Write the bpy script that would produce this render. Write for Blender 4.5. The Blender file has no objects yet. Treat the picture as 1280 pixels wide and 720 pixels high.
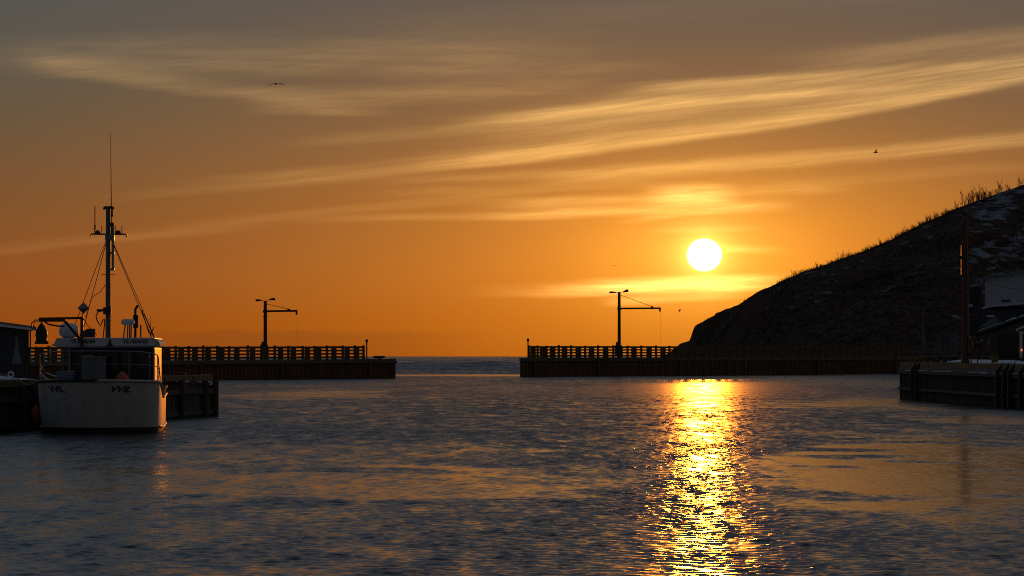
import bpy, bmesh, math, random
import numpy as np
from mathutils import Vector, Matrix, Euler

# ------------------------------------------------------------------ camera
SC = bpy.context.scene
COL = SC.collection
F = 3555.6          # focal length in pixels of a 1280 wide picture (100 mm lens)
HZ = 445.0          # horizon row
EYE = 2.75          # eye height above the water
cam_d = bpy.data.cameras.new('camera')
cam = bpy.data.objects.new('camera', cam_d)
COL.objects.link(cam)
cam_d.lens = 100.0
cam_d.sensor_width = 36.0
cam_d.clip_start = 0.5
cam_d.clip_end = 40000.0
cam.location = (0, 0, EYE)
cam.rotation_euler = (math.radians(90), 0, 0)
cam_d.shift_y = (HZ - 360.0) / 1280.0
SC.camera = cam
SC.view_settings.view_transform = 'Standard'
SC.view_settings.look = 'None'
SC.view_settings.exposure = 0.0
SC.view_settings.gamma = 1.0
SC.view_settings.use_curve_mapping = False
SC.cycles.use_denoising = False
SC.cycles.sample_clamp_indirect = 1.2
SC.cycles.pixel_filter_type = 'BLACKMAN_HARRIS'
SC.cycles.filter_width = 1.05
SC.cycles.max_bounces = 6
SC.cycles.glossy_bounces = 4
SC.cycles.caustics_reflective = False
SC.cycles.caustics_refractive = False

# ------------------------------------------------------------------ sun
SUN_AZ = math.atan((880 - 640) / F)
SUN_EL = math.atan((HZ - 319) / F)
sun_dir = Vector((math.sin(SUN_AZ) * math.cos(SUN_EL), math.cos(SUN_AZ) * math.cos(SUN_EL), math.sin(SUN_EL)))
sun_d = bpy.data.lights.new('sun', 'SUN')
sun_d.energy = 0.55
sun_d.angle = math.radians(0.6)
sun_d.color = (1.0, 0.27, 0.018)
sun = bpy.data.objects.new('sun', sun_d)
COL.objects.link(sun)
sun.location = (30, 60, 60)
sun.rotation_euler = (-sun_dir).to_track_quat('-Z', 'Y').to_euler()

# ------------------------------------------------------------------ world: dusk sky, cirrus bands, sun disc
world = bpy.data.worlds.new('World')
SC.world = world
world.use_nodes = True
WT = world.node_tree
WT.nodes.clear()


class E:
    """A scalar node socket with arithmetic."""
    nt = None

    def __init__(self, s):
        self.s = s

    @staticmethod
    def m(op, *a, clamp=False):
        n = E.nt.nodes.new('ShaderNodeMath')
        n.operation = op
        n.use_clamp = clamp
        for i, v in enumerate(a):
            if isinstance(v, E):
                E.nt.links.new(v.s, n.inputs[i])
            else:
                n.inputs[i].default_value = float(v)
        return E(n.outputs[0])

    def __add__(self, o): return E.m('ADD', self, o)
    __radd__ = __add__
    def __sub__(self, o): return E.m('SUBTRACT', self, o)
    def __rsub__(self, o): return E.m('SUBTRACT', o, self)
    def __mul__(self, o): return E.m('MULTIPLY', self, o)
    __rmul__ = __mul__
    def __truediv__(self, o): return E.m('DIVIDE', self, o)
    def max(self, o): return E.m('MAXIMUM', self, o)
    def min(self, o): return E.m('MINIMUM', self, o)
    def exp(self): return E.m('EXPONENT', self)
    def sqrt(self): return E.m('SQRT', self)


def sstep(v, a, b, lo=0.0, hi=1.0):
    n = E.nt.nodes.new('ShaderNodeMapRange')
    n.interpolation_type = 'SMOOTHSTEP'
    E.nt.links.new(v.s, n.inputs['Value'])
    n.inputs['From Min'].default_value = a
    n.inputs['From Max'].default_value = b
    n.inputs['To Min'].default_value = lo
    n.inputs['To Max'].default_value = hi
    return E(n.outputs[0])


def vec(x, y, z=0.0):
    n = E.nt.nodes.new('ShaderNodeCombineXYZ')
    for i, v in enumerate((x, y, z)):
        if isinstance(v, E):
            E.nt.links.new(v.s, n.inputs[i])
        else:
            n.inputs[i].default_value = v
    return n.outputs[0]


def noise(vs, scale=1.0, detail=4.0, rough=0.55, dist=0.0):
    n = E.nt.nodes.new('ShaderNodeTexNoise')
    n.noise_dimensions = '3D'
    E.nt.links.new(vs, n.inputs['Vector'])
    n.inputs['Scale'].default_value = scale
    n.inputs['Detail'].default_value = detail
    n.inputs['Roughness'].default_value = rough
    n.inputs['Distortion'].default_value = dist
    return E(n.outputs[0])


def ramp(fac, stops):
    n = E.nt.nodes.new('ShaderNodeValToRGB')
    cr = n.color_ramp
    while len(cr.elements) > 1:
        cr.elements.remove(cr.elements[-1])
    for i, (p, c) in enumerate(stops):
        e = cr.elements[0] if i == 0 else cr.elements.new(p)
        e.position = p
        e.color = (*c, 1)
    E.nt.links.new(fac.s, n.inputs[0])
    return n.outputs[0]


def cmix(fac, a, b, blend='MIX'):
    n = E.nt.nodes.new('ShaderNodeMix')
    n.data_type = 'RGBA'
    n.blend_type = blend
    n.clamp_factor = False
    for sock, v in ((n.inputs[0], fac), (n.inputs[6], a), (n.inputs[7], b)):
        if isinstance(v, E):
            E.nt.links.new(v.s, sock)
        elif isinstance(v, bpy.types.NodeSocket):
            E.nt.links.new(v, sock)
        elif isinstance(v, (int, float)):
            sock.default_value = v
        else:
            sock.default_value = (*v, 1)
    return n.outputs[2]


def build_sky():
    E.nt = WT
    tc = WT.nodes.new('ShaderNodeTexCoord')
    sp = WT.nodes.new('ShaderNodeSeparateXYZ')
    WT.links.new(tc.outputs['Generated'], sp.inputs[0])
    dx, dy, dz = (E(o) for o in sp.outputs)
    # bearing and elevation, in units of 1/F radian; the sun's bearing is U = 880, its elevation V = 319
    U = E.m('ARCTAN2', dx, dy) * F + 640.0
    V = HZ - E.m('ARCSINE', dz) * F
    el = (HZ - V) / F * (180 / math.pi)        # degrees

    # clear sky: from dull orange at the horizon to slate overhead
    f = sstep(el, -1.0, 1.0) * 0.0 + E.m('POWER', (el.max(0.0) / 90.0), 0.5)
    def q(deg): return (max(deg, 0) / 90.0) ** 0.5
    base = ramp(f, [
        (0.0, (.245, .043, .003)), (q(.7), (.243, .051, .006)), (q(1.6), (.225, .062, .015)),
        (q(3.1), (.160, .069, .026)), (q(4.7), (.108, .077, .046)), (q(6.2), (.090, .082, .063)),
        (q(8), (.078, .083, .082)), (q(14), (.083, .097, .118)), (q(30), (.080, .104, .146)),
        (1.0, (.070, .100, .165))])
    # the sky behind the camera and overhead comes from the Sky Texture
    sky = WT.nodes.new('ShaderNodeTexSky')
    sky.sky_type = 'NISHITA'
    sky.sun_disc = False
    sky.sun_elevation = SUN_EL
    sky.sun_rotation = SUN_AZ
    sky.dust_density = 2.0
    nsk = cmix(1.0, sky.outputs[0], (.10, .10, .10), 'MULTIPLY')
    col = cmix(sstep(el, 16, 45, 0.0, 0.35), base, nsk)
    # opposite the sun: the pale grey of dusk, brightest low down
    backc = cmix(sstep(el, 5, 45), (.17, .158, .160), (.11, .125, .165))
    col = cmix(sstep(dy, -.4, .35, 1.0, 0.0), col, backc)
    away = sstep(dy, -.4, .35, .36, 1.0)            # the side of the sky away from the sun is darker
    col = cmix(1.0, col, vec(away, away, away), 'MULTIPLY')

    # clearer, cooler air high up and away from the sun
    cool = sstep(U, 750, -150) * sstep(el, 2.6, 6.5)
    col = cmix(cool, col, cmix(1.0, col, (.86, 1.03, 1.12), 'MULTIPLY'))

    # glow round the sun
    du, dv = U - 880.0, V - 319.0
    def rad(a, b): return ((du / a) * (du / a) + (dv / b) * (dv / b)).sqrt()
    g1 = (rad(335, 122) * -1.0).exp()
    g2 = (rad(85, 58) * -1.0).exp()
    g3 = (rad(15, 15) * -1.0).exp()
    gl = (rad(480, 250) * -1.0).exp()
    def addc(c, fac, rgb):
        return cmix(fac, c, rgb, 'ADD')
    col = addc(col, g1, (.90, .285, .008))
    col = addc(col, g2, (.72, .36, .04))
    col = addc(col, g3, (3.0, 1.7, .38))

    # cirrus: streaky noise along bands
    warp = noise(vec(U / 240.0, V / 60.0, 3.1), 1.0, 3.0)
    Vs = V + U * 0.115 + (warp - 0.5) * 15.0
    n1 = noise(vec(U / 330.0, Vs / 15.0, 0.3), 1.0, 5.0, 0.6)
    n2 = noise(vec(U / 105.0, Vs / 3.8, 7.7), 1.0, 5.0, 0.65)
    n3 = noise(vec(U / 120.0, V / 8.0, 5.7), 1.0, 4.0, 0.6)
    edge = (warp - 0.5) * 16.0 + (n1 - 0.5) * 12.0
    tex = sstep(n1 * 0.6 + n2 * 0.4, 0.30, 0.70)
    texh = sstep(n3 * 0.7 + n2 * 0.3, 0.30, 0.70)

    total = None
    hot = None
    # u0, v0, slope, bend, up, down, window (in from, to, out from, to), strength, edge wobble, level streaks?
    bands = [
        (960, 128, -.115, 0, 34, 26, 500, 780, 1500, 1900, .27, .9, 0),
        (900, 166, -.138, -.00008, 17, 9, 480, 640, 1350, 1700, .44, .5, 0),
        (800, 135, -.078, 0, 10, 9, 540, 680, 1050, 1280, .30, .6, 0),
        (960, 102, -.062, 0, 9, 11, 740, 860, 1400, 1700, .30, .6, 0),
        (1200, 64, -.10, 0, 22, 13, 930, 1120, 1500, 1800, .15, .9, 0),
        (520, 168, -.09, 0, 10, 8, 330, 460, 620, 760, .12, .9, 0),
        (640, 236, -.05, 0, 8, 7, 420, 560, 760, 860, .09, .7, 1),
        (760, 250, -.03, 0, 8, 7, 560, 700, 850, 930, .24, .6, 1),
        (300, 236, -.09, 0, 8, 7, 100, 230, 400, 520, .06, .8, 0),
        (620, 90, -.03, 0, 10, 9, 420, 540, 720, 860, .08, .9, 1),
        (960, 204, -.075, 0, 13, 9, 640, 760, 1350, 1600, .26, .8, 0),
        (700, 216, -.05, 0, 9, 8, 430, 600, 800, 980, .13, .8, 0),
        (380, 76, -.02, 0, 34, 22, -60, 80, 560, 830, .12, 1.4, 1),
        (250, 112, .125, 0, 18, 12, 20, 90, 300, 470, .16, 1.3, 0),
        (560, 118, -.06, 0, 20, 14, 260, 420, 640, 800, .13, 1.2, 1),
        (400, 141, .02, 0, 7, 7, 300, 350, 430, 520, .11, .6, 1),
        (560, 205, -.09, 0, 13, 9, 180, 420, 640, 760, .17, .8, 0),
        (450, 262, -.10, 0, 8, 8, 150, 330, 600, 720, .08, .8, 0),
        (870, 245, .0, 0, 17, 20, 790, 860, 880, 935, .80, .5, 1),
        (800, 265, -.03, 0, 12, 7, 560, 700, 920, 1010, .36, .6, 1),
        (860, 268, -.11, 0, 5, 4, 760, 820, 900, 960, .34, .4, 1),
        (980, 240, -.06, 0, 14, 8, 880, 940, 1010, 1090, .12, .6, 1),
        (900, 287, -.02, 0, 6, 5, 800, 850, 900, 970, .20, .4, 1),
        (930, 313, .03, 0, 7, 6, 840, 905, 920, 1000, .38, .5, 1),
        (870, 358, -.035, 0, 14, 10, 640, 830, 910, 1000, 1.35, .5, 1),
        (850, 374, -.06, 0, 9, 7, 740, 800, 870, 950, .55, .5, 1),
        (760, 362, -.02, 0, 12, 8, 560, 690, 800, 850, .18, .5, 1),
        (1010, 388, .04, 0, 7, 5, 900, 960, 1050, 1150, .10, .4, 1),
        (150, 300, -.10, .00006, 8, 7, -200, 0, 200, 380, .09, .8, 0),
        (560, 272, -.03, 0, 7, 6, 320, 480, 700, 800, .10, .7, 1),
        (1080, 225, -.07, 0, 10, 8, 900, 1000, 1200, 1350, .07, .7, 1),
        (700, 20, -.06, 0, 22, 26, 300, 600, 1100, 1400, .03, 1.2, 1),
    ]
    for (u0, v0, s, b, up, dn, a1, a2, b1, b2, k, wob, lvl) in bands:
        d = U - u0
        p = V - v0 - d * s - d * d * b + edge * wob
        t = (p * (-1.0 / up)).max(p * (1.0 / dn))
        m = sstep(t, 0.05, 1.25, 1.0, 0.0) * sstep(U, a1, a2) * sstep(U, b1, b2, 1.0, 0.0)
        m = m * ((texh if lvl else tex) * 0.66 + 0.34) * k
        total = m if total is None else total + m
    # thin veil of cirrus higher up
    hi = sstep(noise(vec(U / 900.0, Vs / 160.0, 1.0), 1.0, 5.0, 0.6), 0.45, 0.75) * sstep(V, 0, -150) * 0.06
    total = total + hi
    front = sstep(dy, 0.0, 0.3)
    ccol = cmix((gl * 1.9).min(1.0), (.62, .34, .14), (1.28, .74, .20))
    col = addc(col, total * front, ccol)
    # a low bank of cloud along the horizon
    bank = sstep(V + (noise(vec(U / 55.0, V / 40.0, 9.0), 1.0, 3.0) - 0.5) * 22.0, 411, 417) * sstep(U, 120, 260) * sstep(U, 430, 640, 1.0, 0.0)
    col = cmix(bank * 0.20, col, (.10, .03, .012))
    # sun disc
    r = (du * du + dv * dv * 1.14).sqrt()
    disc = sstep(r, 18.2, 22.6, 1.0, 0.0)
    col = cmix(disc, col, (9.0, 7.5, 5.5))
    bg = WT.nodes.new('ShaderNodeBackground')
    WT.links.new(col, bg.inputs[0])
    bg.inputs[1].default_value = 1.0
    out = WT.nodes.new('ShaderNodeOutputWorld')
    WT.links.new(bg.outputs[0], out.inputs[0])


build_sky()
world.cycles.sampling_method = 'MANUAL'
world.cycles.sample_map_resolution = 2048


# ------------------------------------------------------------------ pixel <-> world
def P(px, py, Y):
    """World point seen at (px, py) of the photograph, Y metres away."""
    return Vector(((px - 640) / F * Y, Y, EYE - (py - HZ) / F * Y))


# ------------------------------------------------------------------ helpers
def tag(o, label=None, cat=None, group=None, kind=None):
    if label: o['label'] = label
    if cat: o['category'] = cat
    if group: o['group'] = group
    if kind: o['kind'] = kind
    return o


def thing(name, label, cat, loc=(0, 0, 0), rz=0.0, group=None):
    o = bpy.data.objects.new(name, None)
    COL.objects.link(o)
    o.empty_display_size = 0.3
    o.location = loc
    o.rotation_euler = (0, 0, rz)
    return tag(o, label, cat, group)


class MB:
    """Collects shapes into one mesh."""

    def __init__(self):
        self.v, self.f = [], []

    def add(self, vs, fs):
        k = len(self.v)
        self.v += [tuple(v) for v in vs]
        self.f += [tuple(i + k for i in f) for f in fs]
        return self

    def box(self, c, s, rz=0.0, M=None):
        x, y, z = s[0] / 2, s[1] / 2, s[2] / 2
        R = M if M is not None else Matrix.Rotation(rz, 3, 'Z')
        vs = [Vector(c) + R @ Vector(p) for p in
              ((-x, -y, -z), (x, -y, -z), (x, y, -z), (-x, y, -z), (-x, -y, z), (x, -y, z), (x, y, z), (-x, y, z))]
        return self.add(vs, [(3, 2, 1, 0), (4, 5, 6, 7), (0, 1, 5, 4), (1, 2, 6, 5), (2, 3, 7, 6), (3, 0, 4, 7)])

    def bar(self, a, b, w, h, up=(0, 0, 1)):
        """Rectangular bar from a to b, w across and h along 'up'."""
        a, b = Vector(a), Vector(b)
        d = (b - a).normalized()
        u = Vector(up)
        s = d.cross(u)
        if s.length < 1e-4:
            s = d.cross(Vector((0, 1, 0)))
        s.normalize()
        u = s.cross(d).normalized()
        s, u = s * w / 2, u * h / 2
        vs = [a - s - u, a + s - u, a + s + u, a - s + u, b - s - u, b + s - u, b + s + u, b - s + u]
        return self.add(vs, [(0, 1, 2, 3), (7, 6, 5, 4), (1, 0, 4, 5), (2, 1, 5, 6), (3, 2, 6, 7), (0, 3, 7, 4)])

    def tube(self, pts, r, n=8, cap=True):
        pts = [Vector(p) for p in pts]
        if not isinstance(r, (list, tuple)):
            r = [r] * len(pts)
        vs, fs = [], []
        ref = None
        for i, p in enumerate(pts):
            d = (pts[min(i + 1, len(pts) - 1)] - pts[max(i - 1, 0)])
            d = d.normalized() if d.length > 1e-9 else Vector((0, 0, 1))
            if ref is None:
                ref = Vector((0, 0, 1)) if abs(d.z) < 0.9 else Vector((1, 0, 0))
            s = d.cross(ref)
            if s.length < 1e-5:
                s = d.orthogonal()
            s.normalize()
            t = s.cross(d).normalized()
            ref = t
            for k in range(n):
                a = 2 * math.pi * k / n
                vs.append(p + (s * math.cos(a) + t * math.sin(a)) * r[i])
        for i in range(len(pts) - 1):
            for k in range(n):
                k2 = (k + 1) % n
                fs.append((i * n + k, i * n + k2, (i + 1) * n + k2, (i + 1) * n + k))
        if cap:
            fs.append(tuple(range(n - 1, -1, -1)))
            fs.append(tuple((len(pts) - 1) * n + k for k in range(n)))
        return self.add(vs, fs)

    def lathe(self, c, prof, n=16, M=None):
        """prof = [(radius, z)] turned about z at c; M orients it."""
        R = M if M is not None else Matrix.Identity(3)
        vs, fs = [], []
        for (r, z) in prof:
            for k in range(n):
                a = 2 * math.pi * k / n
                vs.append(Vector(c) + R @ Vector((max(r, 1e-4) * math.cos(a), max(r, 1e-4) * math.sin(a), z)))
        for i in range(len(prof) - 1):
            for k in range(n):
                k2 = (k + 1) % n
                fs.append((i * n + k, i * n + k2, (i + 1) * n + k2, (i + 1) * n + k))
        fs.append(tuple(range(n - 1, -1, -1)))
        fs.append(tuple((len(prof) - 1) * n + k for k in range(n)))
        return self.add(vs, fs)

    def prism(self, poly, a, b):
        """Polygon (list of 3-vectors) swept from offset a to offset b (3-vectors)."""
        n = len(poly)
        a, b = Vector(a), Vector(b)
        vs = [Vector(p) + a for p in poly] + [Vector(p) + b for p in poly]
        fs = [tuple(range(n - 1, -1, -1)), tuple(range(n, 2 * n))]
        for i in range(n):
            j = (i + 1) % n
            fs.append((i, j, n + j, n + i))
        return self.add(vs, fs)

    def build(self, name, mat, parent=None, smooth=False, bevel=0.0):
        me = bpy.data.meshes.new(name)
        me.from_pydata(self.v, [], self.f)
        bm = bmesh.new()
        bm.from_mesh(me)
        bmesh.ops.recalc_face_normals(bm, faces=bm.faces)
        if bevel > 0:
            es = [e for e in bm.edges if len(e.link_faces) == 2 and e.calc_face_angle(0) > 0.6]
            bmesh.ops.bevel(bm, geom=es, offset=bevel, segments=2, affect='EDGES', profile=0.6)
        bm.to_mesh(me)
        bm.free()
        if smooth:
            me.polygons.foreach_set('use_smooth', [True] * len(me.polygons))
            try:
                me.set_sharp_from_angle(angle=math.radians(40))
            except Exception:
                pass
        if mat:
            me.materials.append(mat)
        o = bpy.data.objects.new(name, me)
        COL.objects.link(o)
        if parent:
            o.parent = parent
        return o


def copy_tree(o, parent=None):
    c = o.copy()
    COL.objects.link(c)
    if parent:
        c.parent = parent
    for ch in list(o.children):
        copy_tree(ch, c)
    return c


def material(name, color, rough=0.7, metal=0.0, var=0.25, scale=3.0, bump=0.0, stretch=(1, 1, 1), color2=None, spec=0.5):
    m = bpy.data.materials.new(name)
    m.use_nodes = True
    nt = m.node_tree
    b = nt.nodes['Principled BSDF']
    b.inputs['Roughness'].default_value = rough
    b.inputs['Metallic'].default_value = metal
    b.inputs['Specular IOR Level'].default_value = spec
    tc = nt.nodes.new('ShaderNodeTexCoord')
    mp = nt.nodes.new('ShaderNodeMapping')
    mp.inputs['Scale'].default_value = stretch
    nt.links.new(tc.outputs['Object'], mp.inputs[0])
    n = nt.nodes.new('ShaderNodeTexNoise')
    n.inputs['Scale'].default_value = scale
    n.inputs['Detail'].default_value = 6.0
    n.inputs['Roughness'].default_value = 0.65
    nt.links.new(mp.outputs[0], n.inputs['Vector'])
    cr = nt.nodes.new('ShaderNodeValToRGB')
    c2 = color2 or tuple(c * (1 - var) for c in color)
    cr.color_ramp.elements[0].position = 0.32
    cr.color_ramp.elements[0].color = (*c2, 1)
    cr.color_ramp.elements[1].position = 0.68
    cr.color_ramp.elements[1].color = (*tuple(min(1, c * (1 + var * .5)) for c in color), 1)
    nt.links.new(n.outputs[0], cr.inputs[0])
    nt.links.new(cr.outputs[0], b.inputs['Base Color'])
    if bump:
        bp = nt.nodes.new('ShaderNodeBump')
        bp.inputs['Strength'].default_value = 0.6
        bp.inputs['Distance'].default_value = bump
        nt.links.new(n.outputs[0], bp.inputs['Height'])
        nt.links.new(bp.outputs[0], b.inputs['Normal'])
    return m


M = {}
M['timber'] = material('weathered timber', (.105, .078, .050), .85, 0, .45, 2.5, .02, (1, 1, 6))
M['timber_yellow'] = material('old yellow timber', (.22, .15, .045), .8, 0, .5, 3.0, .01, (1, 1, 1))
M['rusty_pile'] = material('brown rusted sheet pile', (.18, .085, .036), .9, 0, .4, 1.2, .02, (1, 1, .3))
M['quay_timber'] = material('tarred brown timber', (.16, .10, .046), .9, 0, .4, 2.5, .02)
M['pile'] = material('rusty sheet pile', (.085, .050, .034), .85, 0, .5, 1.2, .02, (1, 1, .3))
M['concrete'] = material('old concrete', (.16, .14, .12), .9, 0, .35, 1.5, .02)
M['snow'] = material('snow', (.62, .64, .68), .8, 0, .15, 1.2, .02)
M['steel_dark'] = material('dark steel', (.06, .045, .035), .55, .3, .3, 4)
M['rust_red'] = material('red oxide steel', (.11, .032, .019), .45, .0, .4, 3)
M['wire'] = material('wire rope', (.05, .045, .04), .6, .4, .2, 6)
M['white_gel'] = material('white gelcoat', (.60, .58, .54), .42, 0, .14, 2.6, 0, (1, 1, .16), color2=(.50, .47, .42))
M['white_paint'] = material('white paint', (.66, .67, .68), .4, 0, .12, 2.0)
M['antifoul'] = material('dark red antifouling', (.05, .012, .010), .7, 0, .4, 3)
M['black_rub'] = material('black rubber', (.015, .014, .014), .5, 0, .3, 4)
M['house_dark'] = material('dark wheelhouse front', (.015, .010, .008), .45, 0, .3, 3)
M['glass'] = material('dark window glass', (.008, .009, .011), .08, 0, .1, 1)
M['alu'] = material('weathered aluminium', (.24, .235, .23), .4, .4, .15, 5)
M['galv'] = material('galvanised steel', (.12, .12, .12), .5, .3, .2, 5)
M['letter'] = material('dark lettering', (.04, .042, .052), .5, 0, .1, 3)
M['orange'] = material('orange rubber', (.45, .085, .03), .5, 0, .25, 3)
M['blue_rope'] = material('pale blue rope', (.25, .30, .42), .8, 0, .3, 8)
M['grey_blue'] = material('grey blue paint', (.16, .18, .19), .55, 0, .25, 2)
M['tarp'] = material('dark tarpaulin', (.035, .035, .038), .6, 0, .4, 3, .02)
M['gull'] = material('gull plumage', (.06, .055, .05), .8, 0, .4, 6)
M['shingle'] = material('dark clapboard', (.05, .05, .047), .8, 0, .3, 2, .01, (.2, .2, 6))
M['clap_white'] = material('white clapboard', (.42, .43, .45), .6, 0, .12, 2, .01, (.2, .2, 6))
M['twig'] = material('bare twigs', (.035, .025, .018), .9, 0, .4, 5)
M['stone'] = material('rubble stone', (.17, .145, .11), .9, 0, .5, 2.2, .05)
M['net'] = material('pale netting', (.16, .19, .20), .9, 0, .4, 14)


# ------------------------------------------------------------------ water
def vnoise(x, y, seed, octaves=5, lac=2.0, gain=.55):
    """Value noise (numpy)."""
    rng = np.random.RandomState(seed)
    T = rng.rand(256, 256)
    out = np.zeros_like(x)
    a, tot = 1.0, 0.0
    for _ in range(octaves):
        xi, yi = np.floor(x).astype(int), np.floor(y).astype(int)
        fx, fy = x - xi, y - yi
        fx, fy = fx * fx * (3 - 2 * fx), fy * fy * (3 - 2 * fy)
        g = lambda i, j: T[(xi + i) % 256, (yi + j) % 256]
        out += a * ((g(0, 0) * (1 - fx) + g(1, 0) * fx) * (1 - fy) + (g(0, 1) * (1 - fx) + g(1, 1) * fx) * fy - .5)
        tot += a
        a *= gain
        x, y = x * lac + 17.3, y * lac + 5.1
    return out / tot


def calm_map(X, Y):
    """0 = wind ruffled, 1 = slick; patches lie on the water at fixed places."""
    px = 640 + X / Y * F
    lat = X
    c = np.zeros_like(X)
    rng = np.random.RandomState(5)
    wob = np.zeros_like(X)
    for i in range(16):
        lx, ly = 2 ** rng.uniform(1.2, 4.2), 2 ** rng.uniform(2.2, 5.2)
        wob += np.sin(X * 2 * np.pi / lx + Y * 2 * np.pi / ly * rng.choice([-1, 1]) + rng.uniform(0, 6.28)) / 16 ** .5
    def blob(x, y, sx, sy, k, skew=0.0):
        yy = Y - y - skew * (X - x)
        r = ((X - x) / sx) ** 2 + (yy / sy) ** 2 + wob * .5
        return k * np.clip(1.9 * (1.05 - r), 0, 1)
    c = np.maximum(c, blob(8.8, 66, 5.2, 16, 1.0, 1.1))        # big slick on the right
    c = np.maximum(c, blob(13.5, 72, 4.5, 24, .95, .6))
    c = np.maximum(c, blob(-7.5, 76, 8, 15, .42, .4))
    c = np.maximum(c, blob(-4, 47, 5, 5, .35, .5))
    c = np.maximum(c, blob(9.0, 51, 4.0, 7, .55, .7))
    c = np.maximum(c, blob(-4.5, 61, 7.5, 9, .72, .45))      # band across the left and middle
    c = np.maximum(c, blob(-10, 60, 5.5, 14, .55, .3))
    c = np.maximum(c, blob(26, 165, 12, 22, .95, .2))          # lee of the wharf
    c = np.maximum(c, blob(20, 122, 3.2, 10, .8, 1.2))
    c = np.maximum(c, blob(-15, 205, 6, 26, .8, .4))
    c = np.maximum(c, blob(0, 405, 80, 22, 1.0))               # flat water in the harbour mouth
    c = np.maximum(c, blob(40, 300, 16, 60, .5))
    c = np.maximum(c, np.clip((wob - .9) * .6, 0, .5))
    c = c * (1 - .75 * np.exp(-((X - .0675 * Y) / 1.5) ** 2) * (Y < 150))     # ripples put back along the sun's glitter path to dim its bright spot
    return np.clip(c, 0, 1)


def water():
    rows = [9.0]
    while rows[-1] < 14000:
        y = rows[-1]
        if y < 33: d = .35
        elif y < 60: d = .046
        elif y < 100: d = .046 + (y - 60) / 40 * .044
        elif y < 170: d = .09 + (y - 100) / 70 * .08
        elif y < 400: d = .17 + (y - 170) / 230 * .33
        elif y < 800: d = 1.0
        else: d = y * .012
        rows.append(y + d)
    rows = np.array(rows)
    core = np.arange(-60, 1341, 2.0)
    left = -60 - np.cumsum(np.geomspace(3, 260, 40))[::-1]
    right = 1340 + np.cumsum(np.geomspace(3, 260, 40))
    cols = (np.concatenate([left, core, right]) - 640) / F
    nr, nc = len(rows), len(cols)
    Yg = np.repeat(rows[:, None], nc, 1)
    Xg = Yg * cols[None, :]
    dyr = np.gradient(rows)
    dxr = rows * 2.0 / F
    calm = calm_map(Xg, Yg)
    rng = np.random.RandomState(11)
    amp = (1.0 - .86 * calm) * (1 - .25 * np.clip((Yg - 430) / 60, 0, 1))
    gust = vnoise(Xg / .55 + 300, Yg / 2.3, 40, 4, 2.05, .75)
    lane = vnoise(Xg / 7.0 + 300, Yg / 26.0, 41, 4, 2.0, .6)
    gust = gust / gust.std() * .27 + lane / lane.std() * .09
    amp *= np.clip(1 + gust, .25, 2.0)
    Z = np.zeros_like(Xg)
    lost = np.zeros(nr)
    NW = 84
    SIG2 = .019
    for i in range(NW):
        lam = .10 * (.52 / .10) ** ((i + rng.rand()) / NW)
        k = 2 * np.pi / lam
        th = rng.normal(.10, .55) + (np.pi if rng.rand() < .3 else 0)
        kx, ky = k * math.sin(th), k * math.cos(th)
        sl = math.sqrt(2 * SIG2 / NW) * (1.1 if lam > .2 else .9)
        ph = rng.uniform(0, 6.28)
        nyy = np.pi / np.maximum(abs(ky) * dyr, 1e-6)      # samples per half wave
        nxx = np.pi / np.maximum(abs(kx) * dxr, 1e-6)
        w = np.clip((np.minimum(nyy, nxx) - .8) / .6, 0, 1)
        lost += (1 - w * w) * sl * sl / 2
        rr = np.where(w > 0)[0]
        if len(rr):
            a, b = rr[0], rr[-1] + 1
            Z[a:b] += (w[a:b, None] * sl / k) * np.sin(Xg[a:b] * kx + Yg[a:b] * ky + ph)
    Z *= amp
    # swell outside the breakwaters
    for i in range(14):
        lam = 2 ** rng.uniform(2.4, 5.2)
        k = 2 * np.pi / lam
        th = rng.normal(0, .45)
        sw = np.clip((Yg - 430) / 60, 0, 1) * (.035 * lam ** .72) * .50
        Z += sw * np.sin(Xg * k * math.sin(th) + Yg * k * math.cos(th) + rng.uniform(0, 6.28))
    r2 = (.0005 + lost[:, None] * .4) * amp ** 2 + .0002
    rough = np.sqrt(np.sqrt(2 * r2))
    me = bpy.data.meshes.new('water')
    nv = nr * nc
    co = np.stack([Xg, Yg, Z], -1).astype(np.float32).reshape(-1)
    me.vertices.add(nv)
    me.vertices.foreach_set('co', co)
    idx = np.arange(nv, dtype=np.int32).reshape(nr, nc)
    q = np.stack([idx[:-1, :-1], idx[:-1, 1:], idx[1:, 1:], idx[1:, :-1]], -1).reshape(-1)
    nf = len(q) // 4
    me.loops.add(nf * 4)
    me.loops.foreach_set('vertex_index', q)
    me.polygons.add(nf)
    me.polygons.foreach_set('loop_start', np.arange(0, nf * 4, 4, dtype=np.int32))
    me.polygons.foreach_set('use_smooth', np.ones(nf, dtype=bool))
    me.update(calc_edges=True)
    at = me.attributes.new('ripple', 'FLOAT', 'POINT')
    at.data.foreach_set('value', rough.astype(np.float32).reshape(-1))
    m = bpy.data.materials.new('sea water')
    m.use_nodes = True
    nt = m.node_tree
    b = nt.nodes['Principled BSDF']
    b.inputs['Base Color'].default_value = (.003, .0065, .010, 1)
    b.inputs['IOR'].default_value = 1.333
    an = nt.nodes.new('ShaderNodeAttribute')
    an.attribute_name = 'ripple'
    nt.links.new(an.outputs['Fac'], b.inputs['Roughness'])
    me.materials.append(m)
    o = bpy.data.objects.new('water', me)
    COL.objects.link(o)
    tag(o, kind='structure')
    print('water', nr, nc)
    return o


water()


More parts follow.
